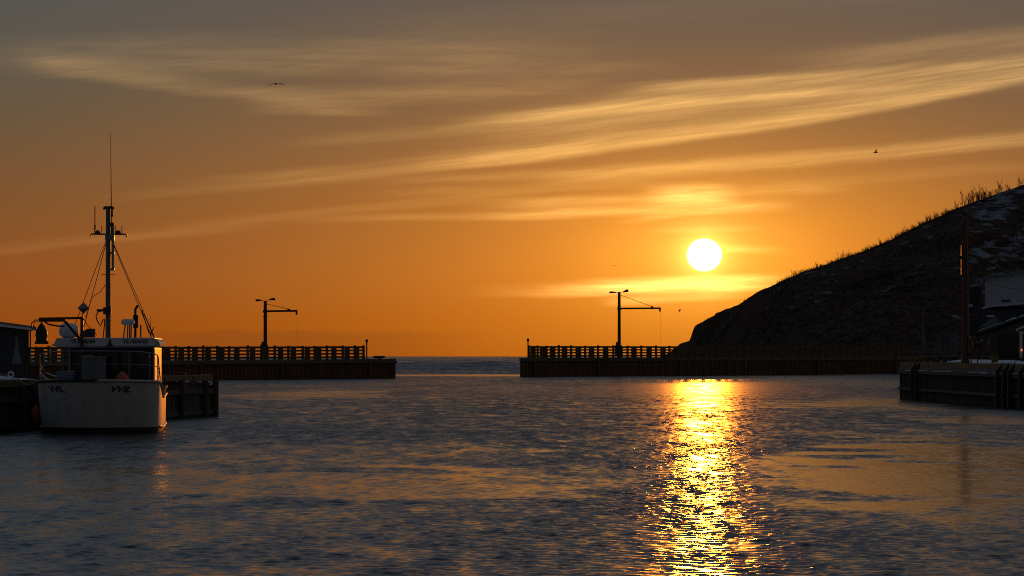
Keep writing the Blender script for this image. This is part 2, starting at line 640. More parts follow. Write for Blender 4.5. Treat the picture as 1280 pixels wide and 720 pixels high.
# ------------------------------------------------------------------ hill and land
RIDGE = [(828, 446), (842, 437), (850, 429.6), (862, 425.8), (864, 420), (866.2, 413), (867.5, 409.5), (871, 405.5), (877, 403), (885, 398),
         (892, 395), (895, 391.2), (908, 386.5), (922, 382), (936, 371.8), (952, 362.5), (969, 355), (985, 347.5),
         (1002, 341), (1022, 334), (1045, 326), (1075, 315.5), (1103, 304.5), (1126, 293), (1150, 281), (1170, 272),
         (1189, 263), (1214, 253.5), (1232, 247.5), (1247, 241.5), (1262, 237), (1280, 230.5), (1330, 215), (1400, 196),
         (1520, 172), (1700, 150), (1950, 145), (2250, 175), (2600, 240), (2900, 330)]
RX = np.array([p[0] for p in RIDGE], float)
RY = np.array([p[1] for p in RIDGE], float)


def ridge_dist(u):
    return np.interp(u, [828, 870, 900, 950, 985, 1100, 1280, 1700, 2900], [930, 900, 820, 690, 612, 600, 640, 720, 800])


def foot_dist(u):
    return np.interp(u, [828, 870, 900, 950, 985, 1100, 1280, 1700, 2900], [860, 800, 690, 560, 490, 478, 490, 520, 560])


def grid_mesh(name, X, Y, Z, mat):
    nr, nc = X.shape
    me = bpy.data.meshes.new(name)
    me.vertices.add(nr * nc)
    me.vertices.foreach_set('co', np.stack([X, Y, Z], -1).astype(np.float32).reshape(-1))
    idx = np.arange(nr * nc, dtype=np.int32).reshape(nr, nc)
    q = np.stack([idx[:-1, :-1], idx[:-1, 1:], idx[1:, 1:], idx[1:, :-1]], -1).reshape(-1)
    nf = len(q) // 4
    me.loops.add(nf * 4)
    me.loops.foreach_set('vertex_index', q)
    me.polygons.add(nf)
    me.polygons.foreach_set('loop_start', np.arange(0, nf * 4, 4, dtype=np.int32))
    me.polygons.foreach_set('use_smooth', np.ones(nf, dtype=bool))
    me.update(calc_edges=True)
    me.materials.append(mat)
    o = bpy.data.objects.new(name, me)
    COL.objects.link(o)
    return o


def hill_material():
    m = bpy.data.materials.new('rock, brush and snow')
    m.use_nodes = True
    nt = m.node_tree
    E.nt = nt
    b = nt.nodes['Principled BSDF']
    b.inputs['Roughness'].default_value = .95
    b.inputs['Specular IOR Level'].default_value = .1
    tc = nt.nodes.new('ShaderNodeTexCoord')
    sp = nt.nodes.new('ShaderNodeSeparateXYZ')
    nt.links.new(tc.outputs['Object'], sp.inputs[0])
    x, y, z = (E(s) for s in sp.outputs)
    # drifts of snow lie in gullies running down and across the slope
    run = (z - x * .45)
    n1 = noise(vec(x / 26.0, run / 5.0, y / 40.0), 1.0, 6.0, .62)
    n2 = noise(vec(x / 3.2, z / 1.3, y / 6.0), 1.0, 5.0, .65)
    n3 = noise(tc.outputs['Object'], .9, 5.0, .6)
    grow = sstep(x, 66, 106)                                   # more snow towards the houses
    s = n1 * .47 + n2 * .53 + grow * .085
    snow = sstep(s, .59, .66)
    ground = ramp(n3, [(.35, (.018, .010, .005)), (.5, (.052, .029, .014)), (.66, (.115, .068, .036))])
    col = cmix(snow, ground, (.23, .23, .25))
    nt.links.new(col, b.inputs['Base Color'])
    bp = nt.nodes.new('ShaderNodeBump')
    bp.inputs['Strength'].default_value = .7
    bp.inputs['Distance'].default_value = .8
    nt.links.new((n2 + n3).s, bp.inputs['Height'])
    nt.links.new(bp.outputs[0], b.inputs['Normal'])
    return m


def build_hill():
    us = np.concatenate([np.arange(828, 1340, 1.6), np.arange(1340, 2900, 12.0)])
    ts = np.concatenate([np.linspace(0, 1, 110), np.linspace(1.05, 2.2, 24)])
    ry = np.interp(us, RX, RY)
    jag = vnoise(us / 9.0, us * 0 + .5, 3, 4) * np.clip((us - 862) / 40, 0, 1) * 2.2
    ry = ry + jag
    D0, Dr = foot_dist(us), ridge_dist(us)
    zr = np.maximum(EYE - (ry - HZ) / F * Dr, 1.5)
    T = ts[:, None] + 0 * us[None, :]
    Uu = us[None, :] + 0 * T
    D = D0[None, :] + (Dr - D0)[None, :] * T
    front = np.clip(T, 0, 1)
    Z = 1.2 + (zr - 1.2)[None, :] * np.power(front, .92)
    back = np.clip(T - 1, 0, 3)
    Z = np.where(T > 1, zr[None, :] * (1 - (back / 1.2) ** 1.6) - 2 * back, Z)
    X = (Uu - 640) / F * D
    n = vnoise(X / 14.0, D / 14.0 + Z / 9.0, 8, 6, 2.0, .6)
    ledge = vnoise(X / 22.0 + Z / 30, Z / 3.0, 21, 4)
    k = np.clip(front * (1 - front) * 4, 0, 1) * np.clip(zr / 12, .1, 1)[None, :]
    Z = Z + n * 5.0 * k + ledge * 2.2 * k
    o = grid_mesh('hill', X, D, Z, hill_material())
    tag(o, kind='structure')


build_hill()


def ridge_point(u):
    D = float(ridge_dist(u))
    y = float(np.interp(u, RX, RY))
    return Vector(((u - 640) / F * D, D, EYE - (y - HZ) / F * D))


# the quay ground the houses stand on, behind the wharf on the right
def flat_prism(name, pts, z0, z1, mat, kind=None, parent=None):
    mb = MB()
    mb.prism([(p[0], p[1], 0) for p in pts], (0, 0, z0), (0, 0, z1))
    return mb.build(name, mat, parent)


def ground_material():
    m = material('trodden snow and gravel', (.42, .43, .47), .9, 0, .2, .35, .04, color2=(.06, .05, .042))
    return m


M['ground'] = ground_material()
g = flat_prism('quay_ground', [(31, 176), (34.5, 235), (48, 330), (66.5, 458), (110, 500), (260, 500), (260, 150), (34.5, 150)], -2, 2.02, M['ground'])
tag(g, kind='structure')


# ------------------------------------------------------------------ breakwater quays
def corrugated(mb, a, b, depth, z0a, za, zb, nrm, pitch=.62, amp=.16, z0=-2.0):
    """Sheet pile wall from a to b (xy), top za..zb, with its own thickness 'depth' away from the viewer."""
    a, b = Vector((a[0], a[1], 0)), Vector((b[0], b[1], 0))
    d = b - a
    L = d.length
    d.normalize()
    nrm = Vector((nrm.x, nrm.y, 0))
    n = int(L / pitch)
    prof = []
    for i in range(n):
        s = i * L / n
        for (f, o) in ((0, 0), (.3, 0), (.5, 1), (.8, 1)):
            prof.append((s + f * L / n, o * amp))
    prof.append((L, 0))
    vs, fs = [], []
    for (s, o) in prof:
        p = a + d * s + nrm * o
        zt = za + (zb - za) * s / L
        q = a + d * s + nrm * depth
        vs += [(p.x, p.y, z0), (p.x, p.y, zt), (q.x, q.y, zt), (q.x, q.y, z0)]
    for i in range(len(prof) - 1):
        k = i * 4
        fs += [(k, k + 4, k + 5, k + 1), (k + 1, k + 5, k + 6, k + 2), (k + 2, k + 6, k + 7, k + 3)]
    e = (len(prof) - 1) * 4
    fs += [(0, 1, 2, 3), (e, e + 3, e + 2, e + 1)]
    mb.add(vs, fs)


def quay(label, a, b, za, zb, depth, nrm=None):
    """a, b: front corners (x, y)."""
    root = thing('breakwater_quay', label, 'quay', (a[0], a[1], 0))
    A, B = Vector((0, 0)), Vector((b[0] - a[0], b[1] - a[1]))
    d = (B - A).normalized()
    if nrm is None:
        nrm = Vector((-d.y, d.x))
        if nrm.y < 0: nrm = -nrm
    else:
        nrm = Vector(nrm)
    L = (B - A).length
    w = MB()
    corrugated(w, A, B, depth, 0, za - .38, zb - .38, nrm)
    w.build('wall', M['rusty_pile'], root)
    def pt(s, o, z): return Vector((A.x + d.x * s + nrm.x * o, A.y + d.y * s + nrm.y * o, z))
    c = MB()
    z = lambda s: za + (zb - za) * s / L
    c.prism([pt(-.15, -.12, z(0) - .38), pt(L + .15, -.12, z(L) - .38), pt(L + .15, depth + .1, z(L) - .38), pt(-.15, depth + .1, z(0) - .38)], (0, 0, .003), (0, 0, .24))
    c.build('deck', M['concrete'], root)
    k = MB()
    s = 0
    rng = random.Random(4)
    while s < L:
        e = min(L, s + 5.6)
        k.bar(pt(s + .04, .06, z(s) - .02 + rng.uniform(-.015, .015)), pt(e - .04, .06, z(e) - .02 + rng.uniform(-.015, .015)), .28, .26)
        s = e
    k.build('kerb', M['timber_yellow'], root)
    for f in (.03, .17, .36, .52, .71, .93):
        s_ = f * L
        p = MB()
        p.bar(pt(s_, -.16, -1.5), pt(s_, -.16, z(s_) - .15), .26, .26, (d.x, d.y, 0))
        p.build('fender_pile', M['quay_timber'], root)
    return root, pt, z, L, d, nrm


# right breakwater: from the harbour mouth to the far shore
qa, qb = P(650, 471, 376), P(1150, 467, 446)
QR = quay('dark sheet pile breakwater quay at foot of the hill', (qa.x, qa.y), (qb.x, qb.y), 2.42, 2.55, 6.5, (.02, 1.0))
qa, qb = P(494.5, 473, 349), P(-60, 478, 298)
QL = quay('dark sheet pile breakwater quay beyond the moored boat', (qb.x, qb.y), (qa.x, qa.y), 2.0, 2.3, 6.5)


# ------------------------------------------------------------------ slatted fences on the quays
def fence(label, q, back, px_posts, height, extra=None):
    """A timber guard fence standing on a quay, 'back' metres behind its front edge."""
    root_q, pt, z, L, d, nrm = q
    org = Vector(root_q.location)
    def s_of(px):
        # distance along the quay where the sight line at px meets the fence line
        k = (px - 640) / F
        o = org + Vector((nrm.x, nrm.y, 0)) * back
        return (k * o.y - o.x) / (d.x - k * d.y)
    ss = sorted(s_of(p) for p in px_posts)
    base = org + pt(ss[0], back, 0)
    root = thing('slatted_fence', label, 'fence', (base.x, base.y, 0))
    off = org - Vector((base.x, base.y, 0))
    def q_(s, o, zz): return off + pt(s, back + o, z(s) - .14 + zz)
    rails = MB()
    n = 5
    for i in range(len(ss) - 1):
        for j in range(n):
            zc = .10 + j * (height - .14) / (n - 1) + .03 * ((i * 7 + j * 5) % 3 - 1) * .4
            rails.bar(q_(ss[i], 0, zc), q_(ss[i + 1], 0, zc), .07, .21 if j < n - 1 else .26)
    rails.build('rail', M['quay_timber'], root)
    rng = random.Random(9)
    for i, s in enumerate(ss):
        p = MB()
        p.bar(q_(s, -.13, -.03), q_(s, -.13, height + .18 + rng.uniform(-.04, .05)), .26, .2, (d.x, d.y, 0))
        c = q_(s, -.13, height + .2)
        p.build('post', M['quay_timber'], root)
        if i < len(ss) - 1:
            m = (s + ss[i + 1]) / 2 + rng.uniform(-.12, .12)
            w = min(.78, (ss[i + 1] - s) * .42)
            pn = MB()
            pn.bar(q_(m, .14, -.03), q_(m, .14, height - .03), w, .16, (nrm.x, nrm.y, 0))
            pn.build('backing_panel', M['quay_timber'], root)
    return root


postsL = [-42, -25, -8, 10, 27, 44, 60, 77, 93, 110, 127, 144, 160, 176, 189.5, 203, 218.8, 235, 253, 270.8, 285.5, 308.8, 326, 342.5, 359.5, 377.5, 392.5, 407.8, 427.5, 442.5, 453.5]
FL = fence('slatted timber fence on the quay behind the boat', QL, 3.0, postsL, 1.72)
postsR = [661, 672, 683.2, 698.5, 714, 731.4, 747.6, 766.7, 784.4, 801.6, 820, 836.8] + [853 + 17.2 * i for i in range(17)]
FR = fence('slatted timber fence on the quay below the hill', QR, 3.0, postsR, 1.72)


# ------------------------------------------------------------------ hoist masts with lamps on both quays
def hoist(label, px, base_y, top_y, Y, boom_y, boom_px, lampsL, lampsR, tiny_clamp):
    B = P(px, base_y, Y)
    zb = B.z
    root = thing('hoist_mast', label, 'hoist', B)
    k = Y / F
    X = lambda p: (p - px) * k
    Zf = lambda y: (base_y - y) * k
    top = Zf(top_y)
    mb = MB()
    mb.tube([(0, 0, 0), (0, 0, top * .5), (0, 0, top)], [.24, .215, .19], 12)
    mb.lathe((0, 0, 0), [(.42, 0), (.42, .06), (.26, .22)], 12)
    mb.build('post', M['rust_red'], root, smooth=True)
    bx = MB()
    bx.box((X(px - 1.0), -.1, Zf(438)), (.95, .7, 1.4))
    bx.box((X(px - 1.4), -.1, Zf(430.0)), (.62, .5, .55))
    bx.build('winch_box', M['steel_dark'], root, bevel=.03)
    bm = MB()
    zt = Zf(boom_y)
    bm.bar((.15, 0, zt), (X(boom_px), 0, zt + .04), .16, .23)
    bm.bar((X(boom_px) - .12, 0, zt), (X(boom_px) - .12, 0, zt - .42), .16, .24, (1, 0, 0))
    bm.box((X(boom_px - 11), 0, zt + .2), (.34, .14, .2))
    bm.box((.02, 0, zt - .02), (.56, .56, .3))
    bm.build('boom', M['steel_dark'], root, bevel=.015)
    st = MB()
    st.tube([(.2, 0, Zf(top_y + 4)), (X(boom_px - 11), 0, zt + .26)], .035, 6)
    st.build('stay_wire', M['wire'], root)
    hw = MB()
    hw.tube([(X(boom_px) - .03, 0, zt - .4), (X(boom_px) - .02, 0, Zf(431))], .009, 5)
    hw.build('hoist_wire', M['wire'], root)
    for (x0, x1, dy, tilt) in (lampsL, lampsR):
        l = MB()
        s = -1 if x1 < px else 1
        l.tube([(0, 0, top - .08), (X(x0), 0, top + dy)], .04, 6)
        c = Vector((X((x0 + x1) / 2), 0, top + dy + tilt * .04))
        l.prism([(X(x0), -.15, top + dy - .08), (X(x1), -.15, top + dy - .13 + tilt * .08), (X(x1), -.15, top + dy + .10 + tilt * .16), (X((x0 * .4 + x1 * .6)), -.15, top + dy + .16 + tilt * .12), (X(x0), -.15, top + dy + .06)], (0, 0, 0), (0, .3, 0))
        l.build('floodlight', M['steel_dark'], root)
    if tiny_clamp:
        c = MB()
        c.box((0, 0, Zf(395.5)), (.62, .4, .08))
        c.build('clamp', M['steel_dark'], root)
    return root


hoist('dark steel hoist mast with two lamps on quay beyond the boat', 331.6, 452, 376, 338, 389, 372, (327, 319.5, .05, 0), (337, 344.5, .16, .3), True)
hoist('dark steel hoist mast with two lamps standing nearer the sun', 774, 448.5, 365, 388, 385.6, 826, (770, 761.5, -.05, 0), (778.5, 785.5, .0, 1.6), False)


def marker(label, px, base_y, top_y, Y, head):
    B = P(px, base_y, Y)
    root = thing('marker_pole', label, 'pole', B)
    h = (base_y - top_y) / F * Y
    mb = MB()
    mb.tube([(0, 0, 0), (0, 0, h)], .085, 8)
    mb.lathe((0, 0, 0), [(.2, 0), (.2, .05)], 10)
    mb.build('shaft', M['steel_dark'], root, smooth=True)
    c = MB()
    c.lathe((0, 0, h - head * .6), [(.1, 0), (.17, .08), (.17, head * .7), (.1, head * .9), (.03, head)], 10)
    c.build('lantern', M['steel_dark'], root, smooth=True)


marker('thin navigation light pole beside fence end across from the hill', 458.4, 450.5, 425.5, 351, .42)
marker('thin navigation light pole beside fence end nearer the sun', 660, 448.5, 424.5, 380, .42)


def bollard(label, px, base_y, Y, w=.32, h=.36):
    B = P(px, base_y, Y)
    root = thing('mooring_bollard', label, 'bollard', B)
    mb = MB()
    mb.lathe((0, 0, 0), [(w, 0), (w * .8, .05), (w * .55, h * .35), (w * .55, h * .65), (w * .7, h)], 14)
    mb.build('pedestal', M['steel_dark'], root, smooth=True)
    hb = MB()
    hb.tube([(-w * 2.4, 0, h * 1.05), (-w, 0, h * .95), (w, 0, h * .95), (w * 2.4, 0, h * 1.1)], [w * .3, w * .5, w * .5, w * .3], 10)
    hb.build('horn', M['steel_dark'], root, smooth=True)


bollard('low dark mooring bollard near the open end of quay', 474, 449.8, 350.5)


# ------------------------------------------------------------------ brush on the hill
def shrub_mesh(seed, stems, spread):
    rng = random.Random(seed)
    mb = MB()
    def grow(p, d, ln, r, lvl):
        q = p + d * ln * .55 + Vector((rng.uniform(-.1, .1), rng.uniform(-.1, .1), 0)) * ln * .4
        e = p + d * ln + Vector((rng.uniform(-.12, .12), 0, 0)) * ln
        mb.tube([p, q, e], [r, r * .75, r * .4], 3, cap=False)
        if lvl > 0:
            for _ in range(rng.randint(3, 5)):
                f = rng.uniform(.3, 1.0)
                b = p.lerp(e, f)
                nd = (d + Vector((rng.uniform(-.75, .75), rng.uniform(-.6, .6), rng.uniform(-.1, .5)))).normalized()
                grow(b, nd, ln * rng.uniform(.35, .62), r * .55, lvl - 1)
    for i in range(stems):
        x = rng.gauss(0, spread * .3)
        d = Vector((x * .35 + rng.uniform(-.3, .3), rng.uniform(-.3, .3), 1)).normalized()
        grow(Vector((x, rng.uniform(-.3, .3) * spread, -.25)), d, rng.uniform(.5, .85), .019, 2)
    me = bpy.data.meshes.new('bare_shrub')
    me.from_pydata(mb.v, [], mb.f)
    me.materials.append(M['twig'])
    return me


SHRUBS = [shrub_mesh(3, 5, .5), shrub_mesh(5, 7, 1.1), shrub_mesh(8, 9, 1.8), shrub_mesh(12, 4, .25), shrub_mesh(17, 12, 1.4)]


def shrub(u, h, i, label, group, dz=0.0, back=0.0):
    p = ridge_point(u)
    o = bpy.data.objects.new('bare_shrub', SHRUBS[i % 5])
    COL.objects.link(o)
    o.location = (p.x, p.y - back, p.z + dz)
    o.scale = (h, h, h)
    o.rotation_euler = (0, 0, random.uniform(-.5, .5))
    tag(o, label, 'shrub', group)


random.seed(7)
big = [(1196, 2.6, 3, 'tall forked bare shrub, lowest of the large ones along the ridge'),
       (1207, 2.2, 1, 'low bare bush just downhill of the bushiest clump on the ridge'),
       (1218, 3.4, 4, 'bushiest dark clump of bare twigs on the upper ridge'),
       (1224, 3.9, 1, 'tallest spreading bare shrub rising out of the bushiest clump'),
       (1233, 3.6, 0, 'upright bare shrub just uphill of the bushiest clump'),
       (1244, 2.0, 2, 'low wide bare thicket between the two tall ridge shrubs'),
       (1252, 4.2, 0, 'lone tall bare shrub leaning uphill near top of the ridge'),
       (1261, 2.2, 3, 'small bare shrub beneath the lone tall leaning one'),
       (1276, 3.2, 3, 'highest bare shrub where the ridge leaves the picture')]
big += [(1212, 2.6, 0, 'loose bare shrub on the lower flank of the bushiest clump'),
        (1221, 2.8, 2, 'dense low bare bush in the middle of the bushiest clump'),
        (1228, 3.0, 4, 'dense dark bare bush on the upper flank of the bushiest clump')]
for (u, h, i, lab) in big:
    shrub(u, h, i, lab, None, -.3)
u = 972.0
while u < 1190:
    shrub(u, random.uniform(.45, .95) + (u - 970) / 220 * random.uniform(.1, 1.1) * random.random() + (1.0 if random.random() < .06 else 0), random.randint(0, 4), 'small bare shrub in the fringe along the hill ridge', 'small shrubs along the hill ridge', -.15, random.uniform(-1.5, 4.0))
    u += random.uniform(.6, 2.2)


# dry grass and low brush over the slope: nobody could count it
def ground_brush():
    rng = random.Random(23)
    mb = MB()
    for _ in range(5200):
        u = rng.uniform(868, 1345)
        t = rng.random() ** .6
        D0, Dr = float(foot_dist(u)), float(ridge_dist(u))
        ry = float(np.interp(u, RX, RY))
        zr = EYE - (ry - HZ) / F * Dr
        if zr < 6: continue
        D = D0 + (Dr - D0) * t
        zz = 1.2 + (zr - 1.2) * t ** .92
        x = (u - 640) / F * D
        h = rng.uniform(.25, .8) * (1 if t < .97 else .8)
        for _k in range(3):
            dx, dz = rng.uniform(-.5, .5) * h, h * rng.uniform(.6, 1.2)
            ox = rng.uniform(-.5, .5)
            mb.add([(x + ox, D, zz - .4), (x + ox + .09, D + .05, zz - .4), (x + ox + dx, D + rng.uniform(-.2, .2), zz + dz)], [(0, 1, 2)])
    me = bpy.data.meshes.new('hill_brush')
    me.from_pydata(mb.v, [], mb.f)
    me.materials.append(M['twig'])
    o = bpy.data.objects.new('hill_brush', me)
    COL.objects.link(o)
    tag(o, 'dry grass and low brush covering the dark hillside', 'brush', kind='stuff')


ground_brush()


# ------------------------------------------------------------------ the fishing boat
def bp_factory(root_xy, th):
    c, s = math.cos(th), math.sin(th)
    rx, ry = root_xy
    def bp(px, py, yl):
        """Local boat coordinates of what is seen at (px, py) yl metres aft of the stem."""
        k = (px - 640) / F
        xl = (k * ry - rx + yl * (k * c + s)) / (c - k * s)
        Y = ry + s * xl + c * yl
        return Vector((xl, yl, EYE - (py - HZ) / F * Y))
    return bp


TH = .072
STEM = ((118.5 - 640) / F * 99.6, 99.6)
bp = bp_factory(STEM, TH)
BOAT = thing('fishing_boat', 'white fishing boat moored bow out beside the timber wharf', 'boat', (STEM[0], STEM[1], 0), TH)

LH = 10.4


def deck_half(y):
    y = max(y, 0.0)
    f = 1 - (1 - min(y / 2.1, 1)) ** 2.3
    b = 2.17 * max(f, 0) ** .46
    if y > 2.6: b *= 1 - .095 * ((y - 2.6) / 7.8) ** 1.3
    return max(b, .0005)


def wl_half(y):
    y = max(y, 0.0)
    f = 1 - (1 - min(y / 2.4, 1)) ** 2.1
    b = 2.0 * max(f, 0) ** .48
    t = min(max((y - 1.2) / 2.6, 0), 1)
    b = b * (1 - t) + .992 * deck_half(y) * t          # slab sided aft of the shoulder
    return max(b, .0005)


def sheer(y):
    if y < 1.7: return 1.92 - .06 * (y / 1.7)
    if y < 5.0:
        t = (y - 1.7) / 3.3
        return 1.86 - .60 * (t * t * (3 - 2 * t))
    return 1.26 + .06 * (y - 5) / 5.4


def rake(f):
    """Forward overhang of the stem at height fraction f."""
    return .55 * (1 - f) ** 1.3


def hull_point(y0, f, side):
    """y0 station, f from 0 (waterline) to 1 (sheer)."""
    zt = sheer(y0)
    z = f * zt
    b = wl_half(y0) + (deck_half(y0) - wl_half(y0)) * (f ** .8 if f > 0 else f * .4)
    y = y0 + rake(max(f, 0)) * max(0, 1 - y0 / 3.5)
    return Vector((side * b, y, z))


ST = [0, .03, .08, .16, .28, .45, .7, 1.0, 1.4, 1.9, 2.5, 3.0, 3.4, 3.8, 4.2, 4.6, 5.0, 5.5, 6.0, 7.0, 8.0, 9.2, LH]


def hull_shell(fs_levels, grow=0.0):
    vs, fs = [], []
    ring = [(f, -1) for f in reversed(fs_levels)] + [(f, 1) for f in fs_levels]
    n = len(ring)
    for y0 in ST:
        for (f, sd) in ring:
            p = hull_point(y0, f, sd)
            if grow:
                p.x += sd * grow
                p.y -= grow * max(0, 1 - y0 / 2.0)
            vs.append(p)
    for i in range(len(ST) - 1):
        for j in range(n - 1):
            fs.append((i * n + j, i * n + j + 1, (i + 1) * n + j + 1, (i + 1) * n + j))
    return vs, fs, n


def build_boat():
    lv = [-.3, 0.0, .10, .2, .35, .5, .65, .8, .92, 1.0]
    vs, fs, n = hull_shell([.12] + lv[3:])
    mb = MB()
    mb.add(vs, fs)
    e = (len(ST) - 1) * n
    mb.add(vs[e:e + n], [tuple(range(n))])
    hull = mb.build('hull', M['white_gel'], BOAT, smooth=True)
    vs, fs, n = hull_shell([-.25, -.1, 0, .06, .118])
    mb = MB()
    mb.add(vs, fs)
    mb.build('boot_stripe', M['antifoul'], BOAT, smooth=True)
    # rubbing strake along the sheer
    for sd in (-1, 1):
        pts = []
        for y0 in ST:
            p = hull_point(y0, .985, sd)
            p.x += sd * .025
            p.y -= .03 * max(0, 1 - y0 / 2)
            pts.append(p)
        mb = MB()
        mb.tube(pts, .045, 6)
        mb.build('rub_rail', M['white_gel'] if sd == 1 else M['black_rub'], BOAT, smooth=True)  # sunlit side coloured white, shaded side black: light put into the colour
    # chine strip low on the sunny side
    mb = MB()
    for sd in (-1, 1):
        mb.tube([hull_point(y0, .13, sd) + Vector((sd * .02, -.02 * max(0, 1 - y0 / 2), 0)) for y0 in ST[10:]], .035, 6)
    mb.build('chine_strip', M['white_gel'], BOAT, smooth=True)
    # deck
    mb = MB()
    dv, df = [], []
    for y0 in ST:
        w = deck_half(y0) - .06
        z = sheer(y0) - (.22 if y0 < 5 else .30)
        yy = y0 + .03
        dv += [(-max(w, .01), yy, z), (max(w, .01), yy, z)]
    for i in range(len(ST) - 1):
        df.append((2 * i, 2 * i + 1, 2 * i + 3, 2 * i + 2))
    mb.add(dv, df)
    mb.build('deck', M['grey_blue'], BOAT)

    # wheelhouse
    yf, yb = 3.55, 7.8
    fl, fr = bp(86, 434, yf), bp(193.4, 434, yf)
    zt, zb = fl.z, 1.2
    xl, xr = fl.x, fr.x
    xr2 = min(xr + .03, deck_half(yb) - .1)
    h = MB()
    h.prism([(xl, yf, 0), (xr, yf, 0), (xr2, yb, 0), (xl, yb, 0)], (0, 0, zb), (0, 0, zt))
    h.build('wheelhouse', M['white_gel'], BOAT, bevel=.05)
    fr_ = MB()
    fr_.box(((xl + xr) / 2, yf - .03, (zt + 1.55) / 2 + .02), (xr - xl - .10, .05, zt - 1.55 - .04))
    front = fr_.build('front_panel', M['house_dark'], BOAT)
    nwin = 5
    ww = (xr - xl - .3) / nwin
    for i in range(nwin):
        w = MB()
        w.box((xl + .15 + ww * (i + .5), yf - .068, zt - .48), (ww - .12, .03, .62))
        w.build('window', M['glass'], BOAT, bevel=.01)
    # roof slab
    y_r = yf - .55
    a, b = bp(67, 422.5, y_r), bp(193.5, 421.6, y_r)
    c = bp(66, 433.5, y_r)
    thick = a.z - c.z
    xa, xb = a.x, b.x
    r = MB()
    r.prism([(xa + .10, 0, a.z), (xb, 0, a.z + .02), (xb + .02, 0, c.z + .02), (xa + .16, 0, c.z - .01), (xa - .12, 0, c.z + .05), (xa + .02, 0, c.z + .12)], (0, y_r, 0), (0, yb + .5, 0))
    roof = r.build('roof', M['white_paint'], BOAT, bevel=.03)
    e1 = MB()
    e1.prism([(xb + .003, 0, a.z - .02), (xb + .10, 0, a.z - .10), (xb + .18, 0, c.z + .10), (xb + .16, 0, c.z + .02), (xb + .023, 0, c.z + .01)], (0, y_r + .25, 0), (0, yb + .45, 0))
    e1.build('roof_gutter', M['white_gel'], roof)
    lip = MB()
    lip.bar((xa - .02, y_r + .02, c.z - .025), (xb + .1, y_r + .02, c.z - .005), .10, .04)
    lip.build('drip_lip', M['grey_blue'], roof)
    rtop = a.z + .01

    def text(body, centre, size, shear_, wid, parent, proj=None, name='lettering'):
        cu = bpy.data.curves.new(name, 'FONT')
        cu.body = body
        cu.size = size
        cu.align_x = 'CENTER'
        cu.align_y = 'CENTER'
        cu.shear = shear_
        cu.extrude = 0.004
        cu.offset = size * .026
        t = bpy.data.objects.new(name, cu)
        COL.objects.link(t)
        bpy.context.view_layer.update()
        dg = bpy.context.evaluated_depsgraph_get()
        me = bpy.data.meshes.new_from_object(t.evaluated_get(dg))
        bpy.data.objects.remove(t)
        xs = [v.co.x for v in me.vertices]
        kx = wid / (max(xs) - min(xs))
        for v in me.vertices:
            x, z, y = centre[0] + v.co.x * kx, centre[2] + v.co.y, centre[1] - v.co.z
            if proj:
                y = proj(x, z) - v.co.z
            v.co = (x, y, z)
        me.materials.clear()
        me.materials.append(M['letter'])
        o = bpy.data.objects.new(name, me)
        COL.objects.link(o)
        o.parent = parent
        return o

    s1, s2 = bp(103.5, 427, y_r), bp(169.5, 427, y_r)
    text('VS HEANN', (s1.x, y_r - .004, s1.z), .21, .12, 30 / F * 102, roof, None, 'name_lettering')
    text('VS HEANN', (s2.x, y_r - .004, s2.z), .21, .12, 31 / F * 102, roof, None, 'name_lettering')
    # small black emblem between the names
    e = MB()
    ec = bp(137, 429, y_r)
    e.prism([(ec.x - .12, 0, ec.z - .12), (ec.x + .13, 0, ec.z - .12), (ec.x + .05, 0, ec.z + .03), (ec.x + .05, 0, ec.z + .13), (ec.x - .03, 0, ec.z + .16), (ec.x - .03, 0, ec.z + .02)], (0, y_r - .012, 0), (0, y_r - .002, 0))
    e.build('horn_emblem', M['letter'], roof)

    def bow_y(x, z):
        lo, hi = 0.0, 3.0
        for _ in range(30):
            m = (lo + hi) / 2
            f = min(z / sheer(m), 1)
            if abs(hull_point(m, f, 1).x) < abs(x): lo = m
            else: hi = m
        f = min(z / sheer(hi), 1)
        return hull_point(hi, f, 1).y - .012

    for (px, sh) in ((73.5, -.5), (151, .5)):
        q = bp(px, 486.5, .9)
        text('VVIL', (q.x, 0, q.z), .30, sh, 23 / F * 101, hull, bow_y, 'registration_lettering')

    # white box and hatch on the foredeck
    q0, q1 = bp(102, 447.5, 1.5), bp(130.5, 478, 1.5)
    bx = MB()
    bx.box(((q0.x + q1.x) / 2, 1.85, (q0.z + 1.55) / 2), (q1.x - q0.x, .7, q0.z - 1.55))
    box = bx.build('deck_locker', M['grey_blue'], BOAT, bevel=.03)
    ld = MB()
    ld.box(((q0.x + q1.x) / 2, 1.85, q0.z + .035), (q1.x - q0.x + .06, .76, .06))
    ld.box(((q0.x + q1.x) / 2 - .2, 1.85, q0.z + .09), (.36, .4, .05))
    ld.build('lid', M['alu'], box)

    # bow rail
    def rail_pt(y0, hgt, sd, ins=.08):
        p = hull_point(y0, 1.0, sd)
        return Vector((sd * max(abs(p.x) - ins, 0), p.y + (.1 if y0 < .5 else 0), p.z + hgt))
    prof = [(4.9, .30), (4.5, .46), (3.9, .60), (3.0, .66), (2.6, .68), (2.35, .88), (1.9, .92), (1.3, .96), (.7, .99), (.3, 1.0), (.1, 1.0), (0.02, 1.0)]
    up = [rail_pt(y, h, -1) for (y, h) in prof] + [rail_pt(y, h, 1) for (y, h) in reversed(prof)]
    mb = MB()
    mb.tube(up, .022, 8)
    pr2 = [(y, h * .55) for (y, h) in prof if y < 2.6]
    mb.tube([rail_pt(y, h, -1) for (y, h) in pr2] + [rail_pt(y, h, 1) for (y, h) in reversed(pr2)], .015, 6)
    for sd in (-1, 1):
        for (y, h) in ((3.9, .60), (2.6, .68), (1.9, .92), (1.0, .97), (.3, 1.0)):
            mb.tube([rail_pt(y, -.06, sd), rail_pt(y, h, sd)], .017, 6)
